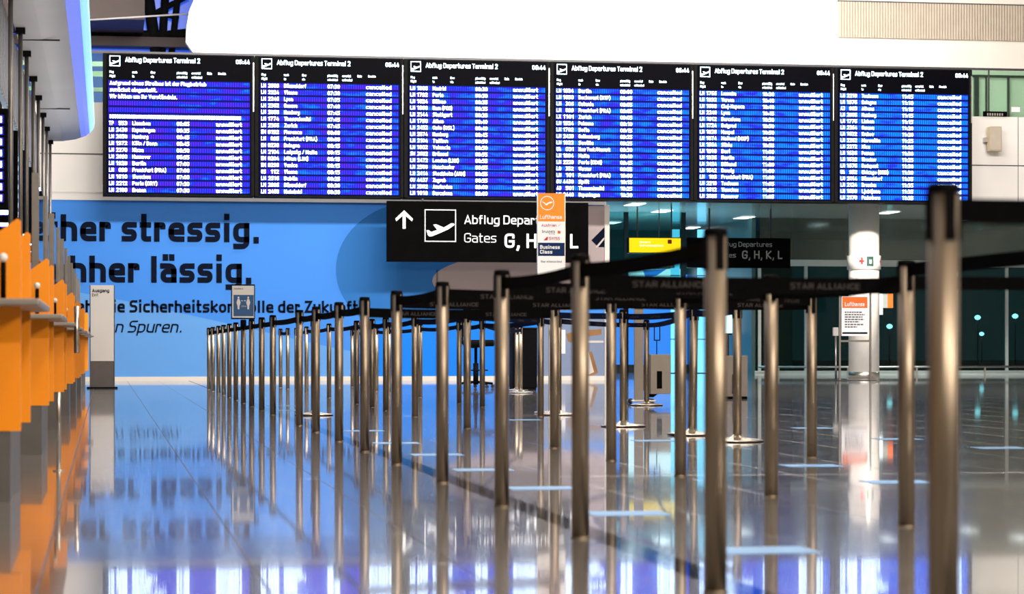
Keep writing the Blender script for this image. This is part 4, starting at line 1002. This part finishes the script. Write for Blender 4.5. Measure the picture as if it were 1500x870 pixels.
LX = [1382, 1048, 850, 735, 648, 581, 534, 496.5, 463, 438.6, 399.7, 383.4, 368.6, 356.5, 345.5, 336, 327.6, 320, 312, 306]
for k, x in enumerate(LX):
    P = (x - 154) / 1.677; d = F / P; u = (x - 750) / F
    post(('L', k), d * (u * ct + st), d * (ct - u * st), 'bronze barrier post, %s from the near end of the row along the dark floor strip' % ORD[k], 'fixed barrier posts along the dark floor strip')
MP = [(1343, 771), (1144, 727), (1001, 697.5), (893, 675), (808.5, 656.5), (748.5, 639), (689, 628), (606.7, 611), (564, 601.5), (546, 597), (522, 592), (480.5, 583), (449, 574.5), (434, 570.5), (421.5, 570), (411, 568)]
for k, (x, y) in enumerate(MP):
    p = floor_at(x, y)
    post(('M', k), 2.97 if k < 12 else p.x, p.y, 'bronze barrier post, %s from the near end of the second row inward' % ORD[k], 'fixed barrier posts of the second row')
RP = [(1189, 670.6), (792, 610.5), (706.5, 596), (672.6, 591), (615.5, 582), (570, 575), (551.5, 573), (516, 567)]
for k, (x, y) in enumerate(RP):
    p = floor_at(x, y)
    post(('R', k), p.x, p.y, 'bronze barrier post without disc, %s from the near end of the third row' % ORD[k], 'fixed barrier posts of the third row')
QP = [(1080, 647, 'nearest of the disc-footed ones'), (1013.5, 637.5, 'leaning a little, beside the big near post'), (913, 625, 'before the grey box on casters, second from it'), (818, 608, 'just below the orange airline sign'),
      (947, 594, 'directly before the grey box on casters'), (762.5, 575.5, 'right one of the pair before the black cabinet'), (757, 572.5, 'left one of the pair before the black cabinet'), (460, 608.5, 'alone between the first two rows')]
for k, (x, y, lb) in enumerate(QP):
    p = floor_at(x, y)
    post(('Q', k), p.x, p.y, 'movable barrier post with disc foot, ' + lb, 'movable barrier posts on disc feet', True, 0.022 if k == 1 else 0.0)
# posts just outside the picture that carry the far ends of three belts
post(('X', 0), 2.97, 4.85, 'barrier post holding the far end of the nearest, thickest belt', 'barrier posts outside the view')
post(('X', 1), 2.97, 7.0, 'barrier post one place nearer than the second row shows', 'barrier posts outside the view')
post(('X', 2), 4.24, 8.95, 'barrier post one place nearer than the third row shows', 'barrier posts outside the view')

rod_ = POSTS[('L', 4)]
obj('holder_rod', MB().tube([rod_.location + Vector((-0.027, 0, 0.985)), rod_.location + Vector((-0.027, 0, 1.06))], 0.003, 6), 'black', rod_)
belt(('L', 0), ('X', 0), 0.945, sag=0.0)
for a in (1, 2, 4, 6, 7, 8, 9, 10, 11, 12, 13, 14, 15, 16, 17, 18):
    belt(('L', a), ('L', a + 1), 0.945 if a < 5 else 0.925)
SA = 'STAR ALLIANCE'
for a, b, z in ((2, 0, 0.905), (3, 1, 0.925), (4, 2, 0.935), (5, 3, 0.93), (6, 4, 0.90)):
    belt(('L', a), ('M', b), z, sag=0.008, text=SA, h=0.06)
belt(('M', 0), ('X', 1), 0.965, sag=0.0)
belt(('M', 0), ('X', 2), 0.915, sag=0.0)
belt(('M', 0), ('M', 1), 0.92, text=SA, h=0.055); belt(('M', 1), ('M', 2), 0.93, text=SA)
belt(('M', 3), ('R', 0), 0.935, sag=0.005, text=SA, h=0.06); belt(('M', 2), ('R', 0), 0.955, sag=0.005, text=SA)
for a in (5, 6, 7, 8, 9, 10, 11, 12, 14): belt(('M', a), ('M', a + 1), 0.93, sag=0.02, kind='belt_navy')
for a in (1, 2, 3, 4, 5, 6): belt(('R', a), ('R', a + 1), 0.93, sag=0.02, kind='belt_navy')
LH = 'Lufthansa'
belt(('M', 5), ('Q', 2), 0.945, kind='belt_navy', text=LH); belt(('Q', 2), ('Q', 1), 0.94, kind='belt_navy', text=LH)
belt(('Q', 3), ('Q', 4), 0.94, kind='belt_navy', text=LH); belt(('Q', 4), ('Q', 1), 0.94, kind='belt_navy', sag=0.03, text=LH)
belt(('Q', 1), ('Q', 0), 0.94, kind='belt_navy'); belt(('R', 1), ('Q', 3), 0.94, kind='belt_navy')
belt(('M', 6), ('R', 1), 0.94, kind='belt_navy', text=LH); belt(('R', 2), ('Q', 5), 0.94, kind='belt_navy', sag=0.04)

# distancing sign on the fourteenth post of the outer row
ps_ = POSTS[('L', 13)]; px_, py_ = ps_.location.x, ps_.location.y
Yd = py_ - 0.045
t = thing('distance_sign', 'blue distancing sign with two white figures clipped on a post top', 'sign', (px_, Yd, 1.0))
zd = lambda y: at(356, y, Yd).z
l, r = at(338.5, 440, Yd).x, at(373.5, 440, Yd).x
obj('stem', MB().box(px_ - 0.012, px_ + 0.012, Yd + 0.012, Yd + 0.03, 1.003, zd(470)), 'black', t)
obj('clip', MB().lathe(px_, py_, [(0.036, 0.9), (0.036, 1.012), (0.02, 1.016)], 20), 'black', t)
obj('frame', MB().box(l, r, Yd - 0.008, Yd + 0.012, zd(467.5), zd(416.5), 0.003), 'ink', t)
obj('sheet', MB().box(l + 0.012, r - 0.012, Yd - 0.011, Yd - 0.007, zd(465.5), zd(418.5)), 'paper', t)
bl, br = at(342, 440, Yd).x, at(371.5, 440, Yd).x
M['dist_blue'] = mat('distancing_blue', (0.012, 0.10, 0.30), 0.5, noise=0.04)
obj('blue_field', MB().box(bl, br, Yd - 0.014, Yd - 0.010, zd(463), zd(432)), 'dist_blue', t)
for x in (349.3, 363.5):
    cx = at(x, 440, Yd).x; k = Yd / F
    fg = MB().prism(ellipse(cx, zd(436), 1.3 * k, 1.7 * k, 16), 'y', Yd - 0.016, Yd - 0.013)
    fg.prism([(cx + a * k, zd(y)) for a, y in ((-1.4, 438), (1.4, 438), (2.9, 443), (2.2, 446), (1.4, 448), (1.2, 453), (-1.2, 453), (-1.4, 448), (-2.2, 446), (-2.9, 443))], 'y', Yd - 0.016, Yd - 0.013)
    obj('figure', fg, 'paper', t)
for (x0, x1) in ((353.2, 355.6), (357.4, 359.8)): obj('arrow', MB().box(at(x0, 440, Yd).x, at(x1, 440, Yd).x, Yd - 0.016, Yd - 0.013, zd(441), zd(440)), 'paper', t)
obj('lettering', px_text(MB(), '1,5 m', 353.5, 360.5, 449.5, 2, Yd - 0.016, Yd, 0, 2), 'paper', t)
obj('lettering', px_text(MB(), 'Abstand', 342.5, 356, 424, 2.6, Yd - 0.013, Yd, 0.01, 2), 'grey_ink', t)

# ---- floor stickers in the lanes
ST = [(918, 752), (794, 715), (707, 688), (640, 666), (580, 649), (533, 631), (422, 601), (412, 594.5), (1119, 806), (1188, 682), (1190, 627), (1314, 706), (1314, 643), (1464, 656), (960, 645.5), (767, 615)]
SN_ = ['second nearest one in the first lane', 'third nearest one in the first lane', 'fourth nearest one in the first lane', 'fifth nearest one in the first lane', 'sixth nearest one in the first lane', 'seventh nearest one in the first lane', 'eighth nearest one in the first lane', 'last one at the far end of the first lane',
       'nearest one of all', 'beside the first post of the third row', 'beyond the first post of the third row', 'left of the nearest second-row post, closer one', 'left of the nearest second-row post, farther one', 'outermost one, out on the open floor', 'before the grey box on casters', 'before the black cabinet']
for (x, y), lb in zip(ST, SN_):
    p = floor_at(x, y)
    tag(obj('floor_sticker', MB().box(p.x - 0.16, p.x + 0.16, p.y - 0.13, p.y + 0.13, 0.0002, 0.0016), 'sticker'), 'pale blue square floor sticker, ' + lb, 'floor sticker', 'distance stickers on the floor')

# ================================================================== THINGS AMONG THE FAR POSTS
# grey box on casters with a tall plate
p = floor_at(942, 591)
k = p.y / F
t = thing('kiosk', 'grey box on casters with a dark slot and a tall grey back plate', 'kiosk', p)
g = lambda x: at(x, 500, p.y).x
gz = lambda y: at(942, y, p.y).z
obj('back_plate', MB().box(g(930), g(943), p.y + 0.02, p.y + 0.05, 0.03, 1.5), 'kiosk', t)
obj('box', MB().box(g(950.5), g(980), p.y - 0.1, p.y + 0.15, gz(577), gz(519), 0.006), 'kiosk', t)
obj('slot', MB().box(g(959.5), g(967), p.y - 0.104, p.y - 0.098, gz(569), gz(543.5)), 'black', t)
obj('arm', MB().box(g(943), g(951), p.y - 0.0, p.y + 0.05, gz(572), gz(545)), 'kiosk', t)
obj('pole', MB().tube([(g(962), p.y, gz(519)), (g(962), p.y, gz(498))], 0.006, 8), 'black', t)
fq = MB()
for a, b, c_, d_ in ((958, 967, 499, 497.5), (958, 967, 477, 475.5), (958, 959, 499, 476), (966, 967, 499, 476)): fq.box(g(a), g(b), p.y - 0.01, p.y + 0.01, gz(c_), gz(d_))
obj('card_frame', fq, 'black', t)
obj('foot', MB().box(g(922), g(958), p.y - 0.12, p.y + 0.2, 0.02, 0.045, 0.006), 'steel_lt', t)
obj('bracket', MB().prism([(g(951), gz(582)), (g(957), gz(582)), (g(964), gz(577)), (g(951), gz(577))], 'y', p.y, p.y + 0.05), 'black', t)
for x, y in ((923, 0.0), (928, 0.17), (955, 0.0), (955, 0.17)):
    obj('caster', MB().prism(ellipse(g(x), 0.03, 0.03, 0.03, 16), 'y', p.y + y - 0.012, p.y + y + 0.012), 'wheel', t)
# second grey kiosk
p = floor_at(1075, 584)
g = lambda x: at(x, 500, p.y).x
gz = lambda y: at(1078, y, p.y).z
t = thing('kiosk', 'second grey kiosk panel with an upright handle, behind the nearest disc-footed post', 'kiosk', p)
obj('panel', MB().box(g(1060), g(1094), p.y - 0.05, p.y + 0.12, gz(581), gz(521), 0.006), 'kiosk', t)
obj('handle', MB().tube([(g(1072), p.y - 0.05, gz(576)), (g(1072) - 0.005, p.y - 0.09, gz(574)), (g(1072) - 0.005, p.y - 0.09, gz(551)), (g(1072), p.y - 0.05, gz(549))], 0.008, 8), 'black', t)
obj('foot', MB().box(g(1062), g(1092), p.y - 0.1, p.y + 0.16, 0, 0.03, 0.006), 'black', t)
# black tall cabinet
p = floor_at(769, 571.5)
g = lambda x: at(x, 500, p.y).x
t = thing('cabinet', 'plain tall black cabinet standing behind the paired movable posts', 'cabinet', p)
obj('body', MB().box(g(751), g(787), p.y, p.y + 0.4, 0.04, 0.98, 0.008), 'black', t)
obj('lid', MB().box(g(750.5), g(787.5), p.y - 0.01, p.y + 0.41, 0.98, 1.0, 0.004), 'housing', t)
obj('plinth', MB().box(g(752), g(786), p.y + 0.02, p.y + 0.38, 0, 0.04), 'housing', t)
# black swivel chair
p = floor_at(697, 568.5)
g = lambda x: at(x, 500, p.y).x
gz = lambda y: at(697, y, p.y).z
k = p.y / F
t = thing('swivel_chair', 'black high swivel chair standing before the blue wall', 'chair', p)
obj('gas_column', MB().lathe(p.x, p.y, [(0.045, 0.06), (0.045, 0.42), (0.026, 0.42), (0.026, 0.72)], 16), 'black', t)
obj('seat', MB().box(p.x - 0.20, p.x + 0.30, p.y - 0.23, p.y + 0.23, 0.70, 0.81, 0.04), 'black', t)
obj('mechanism', MB().box(p.x - 0.1, p.x + 0.14, p.y - 0.1, p.y + 0.1, 0.68, 0.72, 0.01), 'housing', t)
obj('backrest', MB().box(p.x - 0.27, p.x - 0.2, p.y - 0.2, p.y + 0.2, 0.86, 1.22, 0.03), 'black', t)
obj('back_support', MB().tube([(p.x - 0.22, p.y, 1.0), (p.x - 0.24, p.y, 0.78), (p.x - 0.18, p.y, 0.7), (p.x - 0.02, p.y, 0.69)], 0.022, 10), 'black', t)
for i in range(5):
    a = 0.2 + i * 2 * PI / 5
    lg = obj('leg', MB().tube([(p.x, p.y, 0.11), (p.x + 0.3 * math.cos(a), p.y + 0.3 * math.sin(a), 0.075)], 0.02, 8), 'black', t)
    ex, ey = p.x + 0.3 * math.cos(a), p.y + 0.3 * math.sin(a)
    obj('caster', MB().prism(ellipse(ex, 0.03, 0.03, 0.03, 14), 'y', ey - 0.02, ey + 0.02), 'wheel', lg)
obj('foot_ring', MB().tube([(p.x + 0.2 * math.cos(2 * PI * i / 20), p.y + 0.2 * math.sin(2 * PI * i / 20), 0.3) for i in range(21)], 0.01, 8), 'black', t)
